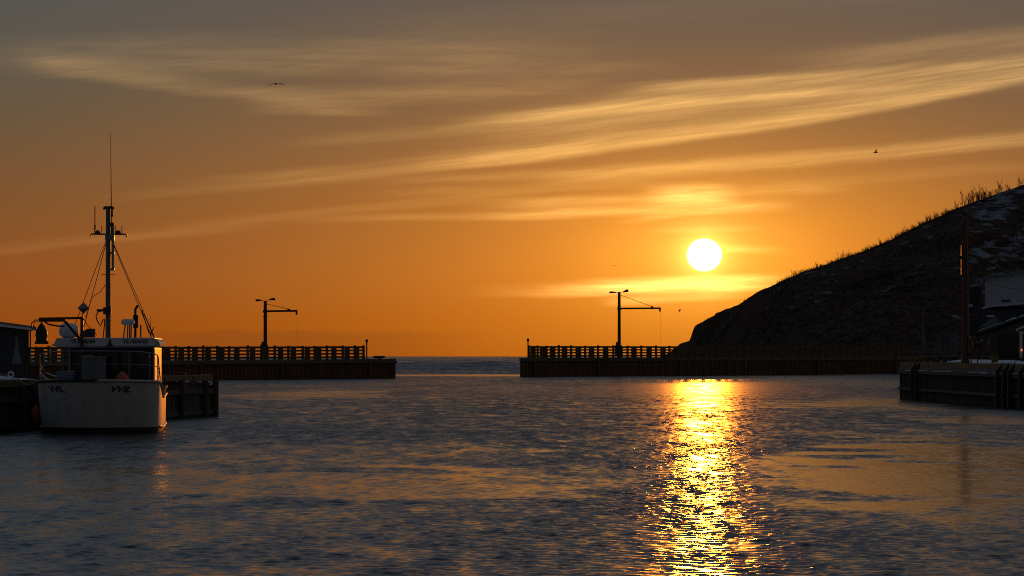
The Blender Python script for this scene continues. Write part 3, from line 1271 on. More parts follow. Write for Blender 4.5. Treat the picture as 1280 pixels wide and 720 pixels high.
    mb.build('bow_rail', M['alu'], BOAT, smooth=True)
    # stub posts and cleats on the sunny bulwark
    mb = MB()
    for y0, hh in ((4.9, .30), (6.2, .34), (7.4, .30), (9.0, .28)):
        p = hull_point(y0, 1.0, 1)
        mb.tube([p + Vector((.0, 0, -.05)), p + Vector((.02, 0, hh))], .03, 6)
        mb.box(p + Vector((.03, 0, hh)), (.10, .10, .07))
        mb.build('rail_stub', M['alu'], BOAT)
        mb = MB()
    # gear on the near corner of the dark side: white bar and hose lit by the sun
    mb = MB()
    A, B, C = bp(50.5, 466.5, 3.0), bp(57, 472.5, 2.6), bp(63.5, 476, 2.2)
    mb.tube([A, B, C], .032, 8)
    mb.tube([A, A + Vector((0, 0, -.42))], .03, 8)
    mb.tube([bp(58.5, 466, 3.6), bp(66, 469.5, 3.3), bp(72.5, 471, 3.0), bp(79.5, 469.2, 2.8)], .026, 8)
    mb.build('boarding_rail', M['white_gel'], BOAT, smooth=True)

    # mast
    ym = 5.6
    mt, mbm = bp(135.2, 259.5, ym), bp(135.2, 423, ym)
    mast = MB()
    mast.tube([(mbm.x, ym, rtop - .05), (mt.x, ym, mt.z)], [.105, .085], 10)
    mk = bp(135, 395, ym).z
    mast_o = mast.build('mast', M['galv'], BOAT, smooth=True)
    m2 = MB()
    z1, z2 = bp(0, 338, ym).z, bp(0, 262, ym).z
    m2.tube([(mt.x + .17, ym, z1), (mt.x + .17, ym, bp(0, 282, ym).z)], .045, 8)
    m2.box((mt.x + .08, ym, z1 + .05), (.3, .1, .07))
    m2.box((mt.x + .08, ym, z1 + .65), (.3, .1, .07))
    m2.box((mt.x + .06, ym, bp(0, 296, ym).z), (.34, .16, .26))
    m2.tube([(mt.x - .09, ym, z1 + .55), (mt.x + .12, ym, z1 + .55)], .02, 6)
    m2.build('mast_rail', M['alu'], mast_o)
    m3 = MB()
    m3.box((mt.x + .02, ym, mt.z + .0), (.30, .14, .10))
    for dx in (-.14, .17):
        m3.lathe((mt.x + dx, ym, mt.z - .08), [(.03, 0), (.05, .05), (.03, .12)], 8)
    m3.box((mt.x + .15, ym, mt.z - .22), (.06, .06, .26))
    m3.box((mt.x + .15, ym, mt.z - .62), (.14, .08, .14))
    m3.build('mast_head', M['steel_dark'], mast_o)
    # crossbar with antennas
    cz = bp(0, 292.3, ym).z
    xa_, xb_ = bp(113.3, 292, ym).x, bp(157.6, 292, ym).x
    cb = MB()
    cb.bar((xa_, ym, cz), (xb_, ym, cz), .07, .055)
    crossbar = cb.build('crossbar', M['steel_dark'], mast_o)
    for px in (121.8, 147.6):
        d = MB()
        d.lathe((bp(px, 0, ym).x, ym, cz + .025), [(.10, 0), (.10, .05), (.075, .10), (.03, .12)], 12)
        d.build('antenna_dome', M['steel_dark'], crossbar, smooth=True)
    for (px, y0, y1, r) in ((118.7, 287.5, 257, .022), (127.3, 292, 281.5, .016), (144.4, 292, 281.5, .016), (152.4, 292, 281.5, .017)):
        a_ = MB()
        x = bp(px, 0, ym).x
        a_.tube([(x, ym, cz), (x, ym, bp(0, y1, ym).z)], r, 6)
        if y1 < 260: a_.tube([(x, ym, bp(0, 287, ym).z), (x, ym, bp(0, 281, ym).z)], .034, 6)
        a_.build('aerial', M['steel_dark'], crossbar)
    for (px, c) in ((113.6, 0), (158.2, 0)):
        l = MB()
        l.tube([(bp(px, 0, ym).x, ym, cz - .02), (bp(px, 0, ym).x, ym, cz - .10)], .03, 6)
        l.build('deck_light', M['alu'], crossbar)
    wx = bp(139.3, 0, ym).x
    wh = MB()
    wh.tube([(wx, ym - .05, bp(0, 296, ym).z), (wx - .0, ym - .05, bp(0, 255, ym).z), (wx - .03, ym - .05, bp(0, 165.5, ym).z)], [.03, .022, .007], 6)
    wh.box((wx - .05, ym - .02, bp(0, 282, ym).z), (.16, .06, .05))
    wh.build('whip_antenna', M['steel_dark'], mast_o)
    # floodlight box halfway up, its hose and yard
    fb = MB()
    fz0, fz1 = bp(0, 393, ym).z, bp(0, 384, ym).z
    bxp = bp(134.3, 0, ym).x
    fb.box((bxp, ym - .12, (fz0 + fz1) / 2), (.29, .2, fz1 - fz0))
    fb.box((bxp - .26, ym - .12, (fz0 + fz1) / 2 + .02), (.26, .1, .09))
    fbo = fb.build('winch_head', M['steel_dark'], mast_o, bevel=.02)
    hs = MB()
    hs.tube([bp(128, 388.5, ym), bp(122.5, 390, ym), bp(120, 395, ym), bp(121.5, 401, ym), bp(126, 407.5, ym), bp(127.5, 403, ym), bp(129, 399, ym), bp(131, 398.5, ym), bp(130.6, 406, ym), bp(129, 422, ym)], .025, 6)
    hs.build('hose', M['black_rub'], fbo, smooth=True)
    yd = MB()
    yd.bar(bp(126.5, 343.2, ym), bp(144, 343.2, ym), .02, .02)
    yd.build('yard', M['steel_dark'], mast_o)
    sl = MB()
    for (a0, b0, yb0) in (((133, 300), (94, 405), 6.4), ((133.6, 300), (104, 412), 6.8), ((140, 300), (193, 421), 6.8), ((141, 304), (189.5, 421), 6.2)):
        sl.tube([bp(*a0, ym), bp(*b0, yb0)], .013, 5)
    sl.tube([bp(134, 353, ym), bp(126, 364, ym), bp(114, 372.5, ym), bp(112.5, 379, 6.6), bp(107, 398, 6.6)], .013, 5)
    for (p, q) in (((177, 387), (186, 416)), ((180, 392), (192, 421)), ((186, 412), (188.5, 420)), ((188, 420), (192, 409))):
        sl.tube([bp(*p, 6.4), bp(*q, 6.4)], .02, 5)
    sl.build('stay_wire', M['wire'], mast_o)

    # derrick with boom on the dark side
    yd_ = 2.9
    d0, d1 = bp(102.4, 396, yd_), bp(102.4, 438, yd_)
    dk = MB()
    dk.bar((d1.x, yd_, 1.6), (d0.x, yd_, d0.z), .11, .11, (0, 1, 0))
    dk_o = dk.build('derrick_post', M['rust_red'], BOAT)
    bm = MB()
    b0, b1 = bp(48.5, 398.4, yd_), bp(104.5, 397.4, yd_)
    bm.bar(b0, b1, .12, .085)
    bm.bar(bp(49, 400.5, yd_), bp(82, 400.5, yd_), .1, .10)
    bm.bar(bp(81, 401.5, yd_), bp(101.5, 425.5, yd_), .09, .10)
    bm.bar(bp(101.5, 425, yd_), bp(102.4, 431, yd_), .09, .10)
    bm.build('boom', M['rust_red'], dk_o)
    hs = MB()
    hs.tube([bp(50, 400, yd_), bp(44, 400, yd_), bp(39.5, 404, yd_), bp(40, 410, yd_), bp(45, 412, yd_)], .022, 6)
    hs.tube([bp(50, 401, yd_), bp(43.5, 402.5, yd_), bp(41.5, 407, yd_), bp(45.5, 413.5, yd_)], .016, 6)
    hs.tube([bp(55, 401.5, yd_), bp(61, 405.5, yd_), bp(72, 407.5, yd_), bp(81, 408, yd_)], .034, 6)
    hs.tube([bp(104, 397.5, yd_), bp(109, 406, 3.2), bp(121, 419, 3.6)], .014, 5)
    hs.build('hose', M['black_rub'], dk_o, smooth=True)
    bl = MB()
    bcx = bp(52, 415, yd_)
    kk = .0289
    prof = [(8.0, -20), (8.6, -18.5), (6.8, -16), (6.6, -13), (7.4, -9), (6.8, -4), (4.5, 1), (2.2, 4.5), (.8, 6)]
    poly = [(bcx.x - a * kk, 0, bcx.z + (b + 5) * kk) for (a, b) in prof] + [(bcx.x + a * kk, 0, bcx.z + (b + 5) * kk) for (a, b) in reversed(prof)]
    bl.prism(poly, (0, yd_ - .14, 0), (0, yd_ + .14, 0))
    bl.tube([bp(52.2, 401, yd_), bp(52, 407, yd_)], .03, 6)
    bl.box(bp(52, 436, yd_), (.13, .12, .12))
    bl.tube([bp(52, 436, yd_), bp(52, 442, yd_)], .035, 6)
    bl.build('hauler_block', M['steel_dark'], dk_o, bevel=.02)
    rf = MB()
    rc = bp(104.3, 385, yd_)
    rp = .215
    rf.add([(rc.x, yd_, rc.z + rp), (rc.x + rp, yd_, rc.z), (rc.x, yd_, rc.z - rp), (rc.x - rp, yd_, rc.z), (rc.x, yd_ - .12, rc.z), (rc.x, yd_ + .12, rc.z)],
           [(0, 1, 4), (1, 2, 4), (2, 3, 4), (3, 0, 4), (1, 0, 5), (2, 1, 5), (3, 2, 5), (0, 3, 5)])
    rf.tube([(rc.x - .03, yd_, rc.z - rp + .03), (rc.x - .05, yd_, d0.z)], .022, 6)
    rf.build('radar_reflector', M['alu'], dk_o)

    # life raft canister and tarpaulin bundle on the roof
    yr = 4.6
    cc = bp(86.5, 413.5, yr)
    ca = MB()
    Rm = Matrix.Rotation(math.radians(90), 3, 'Y') @ Matrix.Rotation(0, 3, 'X')
    Rm = Matrix.Rotation(math.radians(8), 3, 'Y') @ Rm
    ca.lathe((cc.x, yr, cc.z), [(.10, -.36), (.19, -.33), (.25, -.25), (.28, -.14), (.29, -.02), (.305, -.015), (.305, .015), (.29, .02), (.28, .14), (.25, .24), (.19, .31), (.10, .34)], 20, Rm)
    ca.box((cc.x - .2, yr, cc.z - .28), (.08, .5, .14))
    ca.box((cc.x + .2, yr, cc.z - .28), (.08, .5, .14))
    ca.build('raft_canister', M['white_paint'], BOAT, smooth=True)
    tb = MB()
    t0 = bp(112, 416.5, yr)
    rng = random.Random(2)
    tb.prism([(t0.x - .30, 0, t0.z - .16), (t0.x + .20, 0, t0.z - .16), (t0.x + .24, 0, t0.z + .10), (t0.x + .17, 0, t0.z + .17), (t0.x - .06, 0, t0.z + .16), (t0.x - .2, 0, t0.z + .08), (t0.x - .36, 0, t0.z - .05)], (0, yr - .3, 0), (0, yr + .3, 0))
    tb.build('tarpaulin_bundle', M['tarp'], BOAT, bevel=.05)
    # radar dome on its stand
    yq = 5.0
    rd = bp(159.9, 402.6, yq)
    dm = MB()
    dm.lathe((rd.x, yq, rd.z - .10), [(.18, 0), (.235, .02), (.25, .07), (.245, .15), (.20, .20), (.08, .215)], 22)
    dome = dm.build('radar_dome', M['white_paint'], BOAT, smooth=True)
    lg = MB()
    for (p, q, yy) in ((156.6, 154.2, yq - .1), (159.8, 159.4, yq + .15), (162.2, 162.0, yq - .1), (164.3, 163.8, yq + .15)):
        A = bp(p, 405.5, yy)
        B = bp(q, 422, yy)
        lg.tube([(A.x, yy, A.z), (B.x, yy, rtop - .02)], .028, 6)
    lg.build('stand', M['galv'], dome)
    # exhaust stack
    ye = 6.4
    x0 = bp(169.2, 0, ye).x
    ex = MB()
    ex.tube([(x0, ye, rtop - .03), (x0, ye, bp(0, 409, ye).z)], .05, 10)
    ex.tube([(x0 + .01, ye, bp(0, 410, ye).z), (x0 + .01, ye, bp(0, 393.5, ye).z)], [.096, .096], 12)
    ex.tube([(x0, ye, bp(0, 394, ye).z), (x0, ye, bp(0, 386.5, ye).z), bp(172.3, 381.5, ye)], .05, 10)
    ex.build('exhaust_stack', M['steel_dark'], BOAT, smooth=True)
    sb = MB()
    xs = bp(175.9, 0, ye).x
    sb.tube([(xs, ye, rtop - .02), (xs, ye, bp(0, 405.8, ye).z)], .028, 8)
    sb.build('vent_pipe', M['galv'], BOAT, smooth=True)
    w2 = MB()
    xs = bp(188.4, 0, ye).x
    w2.tube([(xs, ye, rtop - .02), (xs, ye, bp(0, 395, ye).z)], [.012, .007], 5)
    w2.build('aerial', M['steel_dark'], BOAT)
    # masthead of the bow: small lamp boxes and the anchor roller
    ar = MB()
    ar.box((0, -.02, sheer(0) + .05), (.22, .5, .10))
    ar.build('anchor_roller', M['galv'], BOAT, bevel=.01)


build_boat()


def to_world(v):
    return BOAT.matrix_basis @ v if False else Matrix.Translation((STEM[0], STEM[1], 0)) @ (Matrix.Rotation(TH, 4, 'Z') @ Vector(v))


# orange float on the foredeck, blue rope heap, fender over the side
q = to_world(bp(152.8, 473, 1.35))
mb = MB()
mb.lathe((0, 0, 0), [(.06, -.24), (.17, -.18), (.225, -.06), (.225, .05), (.17, .16), (.09, .215), (.06, .27), (.02, .28)], 18)
o = mb.build('mooring_buoy', M['orange'], None, smooth=True)
o.location = (q.x, q.y, 1.93)
tag(o, 'round orange float lying on the bow deck of the boat', 'buoy')
q = to_world(bp(47.2, 518, 2.9))
fd = thing('boat_fender', 'round orange fender hanging between wharf and boat bow', 'fender', (q.x - .05, q.y, q.z))
mb = MB()
mb.lathe((0, 0, 0), [(.03, -.29), (.11, -.25), (.175, -.14), (.19, 0), (.17, .14), (.10, .24), (.05, .29), (.04, .36)], 16)
mb.build('ball', M['orange'], fd, smooth=True)
mb = MB()
mb.tube([(0, 0, .38), (.08, .0, .75), (.22, 0, 1.0)], .018, 6)
mb.build('lanyard', M['wire'], fd)
rng = random.Random(6)
q = to_world(bp(82.5, 468.5, 1.9))
mb = MB()
for i in range(16):
    a = rng.uniform(0, 6.28)
    pts = []
    for k in range(9):
        t = a + k * .75
        rr = .10 + .07 * rng.random() + .02 * i / 5
        pts.append((rr * 1.7 * math.cos(t), rr * math.sin(t), -.26 + i * .024 + rng.uniform(-.02, .03)))
    mb.tube(pts, .022, 5)
o = mb.build('rope_heap', M['blue_rope'], None)
o.location = q
tag(o, 'heap of pale blue rope on the boat bow deck', 'rope')

# mooring line from the bow to the wharf
a = to_world(hull_point(1.2, 1.0, -1) + Vector((.05, 0, .1)))
b = Vector((-18.0, 103.5, 1.95))
mb = MB()
mb.tube([(b - a) * t - Vector((0, 0, .25 * 4 * t * (1 - t))) for t in [i / 10 for i in range(11)]], .022, 6)
o = mb.build('mooring_line', M['net'], None, smooth=True)
o.location = a
tag(o, 'slack mooring line from the boat bow to the timber wharf', 'rope')


# ------------------------------------------------------------------ timber wharf on the left, shed, gear
def wharf_left():
    a, b = Vector((-20.2, 92.0)), Vector((-13.86, 131.8))
    d = (b - a).normalized()
    nrm = Vector((-d.y, d.x))          # away from the water (to -x)
    L = (b - a).length
    root = thing('timber_wharf', 'low timber wharf with upright planking beside the moored boat', 'wharf', (a.x, a.y, 0))
    top = 1.75
    def pt(s, o, z): return Vector((d.x * s + nrm.x * o, d.y * s + nrm.y * o, z))
    core = MB()
    core.prism([pt(0, .12, 0), pt(L, .12, 0), pt(L, 7, 0), pt(0, 9, 0)], (0, 0, -2), (0, 0, top - .22))
    core.build('crib', M['pile'], root)
    rng = random.Random(12)
    pl = MB()
    s = 0.0
    while s < L:
        w = rng.uniform(.20, .26)
        zt = 1.02 + rng.uniform(-.05, .03)
        pl.bar(pt(s + w / 2, rng.uniform(.02, .05), -1.2), pt(s + w / 2, rng.uniform(.02, .05), zt), w - .035, .09, (nrm.x, nrm.y, 0))
        s += w
    pl.build('planking', M['timber'], root)
    # end face planking
    pe = MB()
    o_ = .1
    while o_ < 6.8:
        w = rng.uniform(.22, .28)
        pe.bar(pt(L + .04, o_, -1.2), pt(L + .04, o_, 1.4), w - .03, .09, (d.x, d.y, 0))
        o_ += w
    pe.build('end_planking', M['timber'], root)
    wl = MB()
    for (z, hh, oo) in ((1.14, .22, -.08), (.18, .2, -.04)):
        s = 0
        while s < L:
            e = min(s + 6.2, L + .1)
            wl.bar(pt(s + .03, oo, z), pt(e - .03, oo, z + rng.uniform(-.02, .02)), .16, hh)
            s = e
    wl.build('wale', M['timber'], root)
    for s in (2.5, 6.0, 9.6, 12.9, 14.2, 21, 27.0, 30.5, 34.4, 38.3, L - .2):
        p = MB()
        p.tube([pt(s, -.18, -1.5), pt(s, -.18, top - .05 + rng.uniform(-.1, .08))], .15, 10)
        p.build('fender_pile', M['timber'], root, smooth=True)
    kb = MB()
    s = 0
    while s < L:
        e = min(s + 4.6, L)
        kb.bar(pt(s + .05, .12, top + .0), pt(e - .05, .12, top + rng.uniform(-.03, .03)), .26, .24)
        s = e
    kb.bar(pt(L - .1, .3, top), pt(L - .1, 6.8, top), .26, .24)
    kb.build('kerb', M['timber_yellow'], root)
    sn = MB()
    # snow lying on the deck in a thin uneven sheet
    n = 60
    vs, fs = [], []
    for i in range(n + 1):
        s = L * i / n
        for j in range(8):
            o_ = .3 + j * .95
            z = top - .16 + .05 * math.sin(s * 1.7 + j) + .04 * math.sin(s * .6 + j * 2.2)
            vs.append(pt(s, o_, z))
    for i in range(n):
        for j in range(7):
            k = i * 8 + j
            fs.append((k, k + 8, k + 9, k + 1))
    sn.add(vs, fs)
    sn.build('snow_cover', M['snow'], root, smooth=True)
    # drift of snow heaped along the kerb at the near end
    vs, fs = [], []
    n = 46
    for i in range(n + 1):
        s = 15.2 * i / n
        hh = .07 + .04 * math.sin(s * 1.3) + .03 * math.sin(s * 3.1 + 1) + .02 * math.sin(s * 7.3)
        hh *= min(1, (15.2 - s) / 2.0)
        for (o_, f) in ((.0, 0), (.02, .6), (.12, 1), (.3, 1.3), (.8, 1.9), (1.5, 1.2), (1.9, -2)):
            vs.append(pt(s, o_, top + .118 + hh * f))
    for i in range(n):
        for j in range(6):
            k = i * 7 + j
            fs.append((k, k + 7, k + 8, k + 1))
    sd = MB(); sd.add(vs, fs)
    sd.build('snow_drift', M['snow'], root, smooth=True)
    return pt, d, nrm, L, a


WPT, WD, WN, WL, WA = wharf_left()


def on_wharf(s, o, z=1.6):
    p = WPT(s, o, z)
    return Vector((p.x + WA.x, p.y + WA.y, z))


# gear along the far end of the wharf: bollards
for (s, lab) in ((24.5, 'dark mooring bollard on the wharf just behind the boat'), (36.8, 'dark mooring bollard at the outer end of the timber wharf')):
    p = on_wharf(s, .62, 1.62)
    root = thing('mooring_bollard', lab, 'bollard', p)
    mb = MB(); mb.lathe((0, 0, 0), [(.18, 0), (.15, .03), (.11, .14), (.11, .24), (.15, .30)], 12)
    mb.build('pedestal', M['steel_dark'], root, smooth=True)
    mb = MB(); mb.tube([(-.3, 0, .32), (-.1, 0, .3), (.1, 0, .3), (.3, 0, .33)], [.05, .09, .09, .05], 8)
    mb.build('horn', M['steel_dark'], root, smooth=True)
# pile of snowy timber behind the kerb
p = on_wharf(26.5, 1.3)
root = thing('timber_stack', 'short stack of dark timber with snow on wharf behind the boat', 'timber', p, -.15)
mb = MB()
for i in range(4):
    mb.box((-.45 + i * .3, 0, .12), (.26, 3.4, .22), .02 * i)
for i in range(3):
    mb.box((-.3 + i * .3, .1, .345), (.26, 3.0, .22), -.03)
mb.build('beam_layer', M['timber'], root)
mb = MB()
mb.box((0, .1, .49), (.7, 2.6, .06))
mb.build('snow_cap', M['snow'], root, bevel=.02)


# the shed on the wharf
def shed_left():
    Y = 118.0
    A = P(-70, 470, Y); B = P(36, 470, Y)
    root = thing('net_shed', 'dark clapboard shed on the wharf behind the boat derrick', 'shed', (B.x, Y, 1.55), .2)
    w = B.x - A.x
    z = lambda y: EYE - (y - HZ) / F * Y - 1.55
    mb = MB()
    mb.prism([(0, 0, -.2), (-w, 0, -.2), (-w, 0, z(400)), (0, 0, z(413))], (0, 0, 0), (0, 5.5, 0))
    mb.build('wall', M['shingle'], root)
    rf = MB()
    rf.prism([(.28, 0, z(412.5)), (-w - .2, 0, z(398)), (-w - .2, 0, z(392)), (.28, 0, z(408.2))], (0, -.35, 0), (0, 5.8, 0))
    roof = rf.build('roof', M['grey_blue'], root)
    fa = MB()
    fa.prism([(.30, 0, z(413.5)), (-w - .2, 0, z(399.5)), (-w - .2, 0, z(396.0)), (.30, 0, z(410.8))], (0, -.40, 0), (0, -.353, 0))
    fa.build('fascia', M['white_paint'], roof)
    bt = MB()
    x = -.1
    while x > -w:
        bt.box((x, -.012, (z(413) - .2) / 2), (.05, .024, z(413) + .18))
        x -= .42
    bt.build('batten', M['shingle'], root)
    dr = MB()
    dr.box((-1.05 - .95, -.03, .85), (.95, .05, 1.75))
    door = dr.build('door', M['house_dark'], root)
    hd = MB()
    hd.box((-1.62, -.07, .85), (.05, .04, .16))
    hd.build('handle', M['galv'], door)
    # corner drainpipe, catches light against the sky
    dp = MB()
    dp.tube([(.06, -.06, z(412)), (.06, -.06, z(450))], .035, 6)
    dp.build('drain_pipe', M['galv'], root)
    return root


shed_left()

# net hung up to dry in front of the shed
q = P(20.5, 455, 116.6)
nt_ = thing('drying_net', 'pale netting gathered to a point against the dark shed', 'net', (q.x, q.y, q.z))
mb = MB()
n = 18
vs, fs = [], []
H = (455 - 420) / F * 116.6
for j in range(9):
    t = j / 8
    for i in range(n):
        a = 2 * math.pi * i / n
        r = .03 + .16 * t ** 1.4 * (1 + .28 * math.sin(a * 5 + 1) * t)
        vs.append((r * math.cos(a), r * .5 * math.sin(a), H * (1 - t)))
for j in range(8):
    for i in range(n):
        i2 = (i + 1) % n
        fs.append((j * n + i, j * n + i2, (j + 1) * n + i2, (j + 1) * n + i))
mb.add(vs, fs)
mb.build('mesh_bag', M['net'], nt_, smooth=True)
mb = MB()
mb.tube([(0, 0, H - .02), (0, .1, H + .25)], .015, 5)
mb.build('hanging_line', M['wire'], nt_)

# float line with a ring on the shed wall foot
q = P(13.5, 468.3, 112)
mb = MB()
R_ = .10
ring = [(R_ * math.cos(t * .3142), 0, R_ * math.sin(t * .3142)) for t in range(21)]
mb.tube(ring, .035, 8, cap=False)
o = mb.build('life_ring', M['white_paint'], None, smooth=True)
o.location = (q.x, q.y, q.z)
tag(o, 'small pale ring hanging above the snowy wharf edge', 'ring')
q0 = P(-4, 467.5, 112)
mb = MB()
mb.bar((0, 0, 0), (P(11, 467.5, 112).x - q0.x, 0, 0), .05, .05)
mb.bar((.3, 0, 0), (.3, 0, q0.z * -1 + 1.55), .05, .05, (0, 1, 0))
mb.bar((P(10, 467.5, 112).x - q0.x, 0, 0), (P(10, 467.5, 112).x - q0.x, 0, q0.z * -1 + 1.55), .05, .05, (0, 1, 0))
o = mb.build('hand_rail', M['galv'], None)
o.location = (q0.x, q0.y, q0.z)
tag(o, 'low pale handrail in front of the dark shed', 'handrail')

# ------------------------------------------------------------------ wharf on the right
def wharf_right():
    A = P(1124.5, 497, 188)
    Bq = P(1290, 511, 146)
    a, b = Vector((A.x, A.y)), Vector((Bq.x, Bq.y))
    root = thing('sheet_pile_wharf', 'dark sheet pile wharf with yellow kerb below the houses', 'wharf', (a.x, a.y, 0))
    d = (b - a).normalized()
    nrm = Vector((d.y, -d.x))
    if nrm.x < 0: nrm = -nrm
    L = (b - a).length
    top = 2.2
    def pt(s, o, z): return Vector((d.x * s + nrm.x * o, d.y * s + nrm.y * o, z))
    w = MB()
    # corrugated face
    n = int(L / .5)
    prof = []
    for i in range(n):
        for (f, o) in ((0, 0), (.3, 0), (.5, .14), (.8, .14)):
            prof.append(((i + f) * L / n, o))
    prof.append((L, 0))
    vs, fs = [], []
    for (s, o) in prof:
        for (oo, z) in ((o, -2), (o, top - .42), (4.5, top - .42), (4.5, -2)):
            vs.append(pt(s, oo, z))
    for i in range(len(prof) - 1):
        k = i * 4
        fs += [(k, k + 4, k + 5, k + 1), (k + 1, k + 5, k + 6, k + 2), (k + 2, k + 6, k + 7, k + 3)]
    e = (len(prof) - 1) * 4
    fs += [(0, 1, 2, 3), (e, e + 3, e + 2, e + 1)]
    w.add(vs, fs)
    w.build('wall', M['pile'], root)
    dk = MB()
    dk.prism([pt(-.05, -.05, 0), pt(L, -.05, 0), pt(L, 4.6, 0), pt(-.05, 4.6, 0)], (0, 0, top - .417), (0, 0, top - .14))
    dk.build('deck', M['concrete'], root)
    rng = random.Random(3)
    wl = MB()
    for (z, hh) in ((top - .5, .18), (.62, .16)):
        s = 0
        while s < L:
            e_ = min(s + 6, L)
            wl.bar(pt(s + .02, -.07, z), pt(e_ - .02, -.07, z + rng.uniform(-.02, .02)), .14, hh)
            s = e_
    wl.build('wale', M['timber'], root)
    sn = MB()
    s = .6
    while s < L:
        ln = rng.uniform(.8, 3.2)
        if rng.random() < .72:
            sn.bar(pt(s, -.09, top - .385), pt(min(s + ln, L), -.09, top - .385 + rng.uniform(-.01, .02)), .15, rng.uniform(.04, .08))
        s += ln + rng.uniform(.1, .5)
    sn.build('snow_ledge', M['snow'], root, bevel=.015)
    kb = MB()
    s = 0
    while s < L:
        e_ = min(s + 5.0, L)
        kb.bar(pt(s + .03, .12, top - .0 + rng.uniform(-.01, .02)), pt(e_ - .03, .12, top + rng.uniform(-.02, .02)), .26, .27)
        s = e_
    kb.bar(pt(.1, .3, top), pt(.1, 4.4, top), .26, .27)
    kb.build('kerb', M['timber_yellow'], root)
    for s in (6.6, 7.9, 34.2, 36.0, 37.5, 40.3):
        p = MB()
        p.bar(pt(s, -.22, -1.5), pt(s, -.22, top - .25), .26, .26, (d.x, d.y, 0))
        p.bar(pt(s, -.24, top - .3), pt(s, .10, top + .12), .22, .2)
        p.build('fender_pile', M['pile'], root)
    # end face
    ee = MB()
    for k in range(8):
        ee.bar(pt(-.08, .3 + k * .55, -1.5), pt(-.08, .3 + k * .55, top - .45), .24, .12, (d.x, d.y, 0))
    ee.build('end_planking', M['timber'], root)
    return pt, a, top


RPT, RA, RTOP = wharf_right()

# snow bank on the yard behind the kerb
def snow_bank():
    rng = np.random.RandomState(4)
    xs = np.linspace(0, 1, 70); ys = np.linspace(0, 1, 40)
    A = P(1196, 0, 186); B = P(1330, 0, 176)
    X = A.x + (B.x - A.x) * xs[None, :] + 0 * ys[:, None]
    Y = 171 + 27 * ys[:, None] + 0 * xs[None, :]
    n = vnoise(X / 2.2, Y / 3.0, 31, 4)
    env = np.clip(np.minimum(xs, 1 - xs)[None, :] * 7, 0, 1) * np.clip(np.minimum(ys, 1 - ys)[:, None] * 7, 0, 1)
    Z = 1.98 + env * (.30 + n * .5 + .16 * ys[:, None])
    o = grid_mesh('snow_bank', X, Y, Z, M['snow'])
    tag(o, 'bank of snow in the yard behind the wharf kerb', 'snow', kind='stuff')


snow_bank()


# rubble wall along the yard
def rubble_wall():
    a, b = P(1153, 0, 214), P(1243, 0, 208)
    root = thing('rubble_wall', 'low rubble stone wall in front of the dark hill foot', 'wall', (a.x, a.y, 2.0))
    rng = random.Random(8)
    L = b.x - a.x
    mb = MB()
    for row in range(3):
        x = rng.uniform(0, .3)
        while x < L:
            w = rng.uniform(.3, .75); h = rng.uniform(.19, .24)
            mb.box((x + w / 2, rng.uniform(-.06, .06) + (b.y - a.y) * x / L, .06 + row * .2 + h / 2), (w - .03, .5, h), rng.uniform(-.06, .06))
            x += w
    mb.build('stones', M['stone'], root, bevel=.03)
    cp = MB()
    cp.prism([(-.1, -.3, 0), (L + .1, b.y - a.y - .3, 0), (L + .1, b.y - a.y + .3, 0), (-.1, .3, 0)], (0, 0, .685), (0, 0, .76))
    cp.build('coping', M['timber_yellow'], root)


rubble_wall()

# short yellow guard blocks along the kerb
for (px, w, h, Y, lab) in ((1141, .36, .55, 189.5, 'yellow timber guard post at the corner of the wharf'),
                           (1151, .34, .52, 190, 'yellow timber guard post beside the rubble wall end'),
                           (1243.5, .38, .62, 178, 'yellow timber guard post standing in front of the snow bank')):
    q = P(px, 455, Y)
    mb = MB()
    mb.box((0, 0, h / 2), (w, .34, h + .1))
    mb.box((0, 0, h + .07), (w + .05, .39, .05))
    o = mb.build('guard_post', M['timber_yellow'], None, bevel=.025)
    o.location = (q.x, q.y, 2.06)
    tag(o, lab, 'guard post')
# small wire frame on the kerb
q = P(1266, 458, 153)
mb = MB()
for (p0, p1) in (((-.1, 0, 0), (-.1, 0, .24)), ((.1, 0, 0), (.1, 0, .24)), ((-.1, 0, .24), (.1, 0, .24))):
    mb.bar(p0, p1, .025, .025, (0, 1, 0))
o = mb.build('ladder_handle', M['steel_dark'], None)
o.location = (q.x, q.y, RTOP + .13)
tag(o, 'small dark ladder hoop standing on the wharf kerb', 'ladder handle')


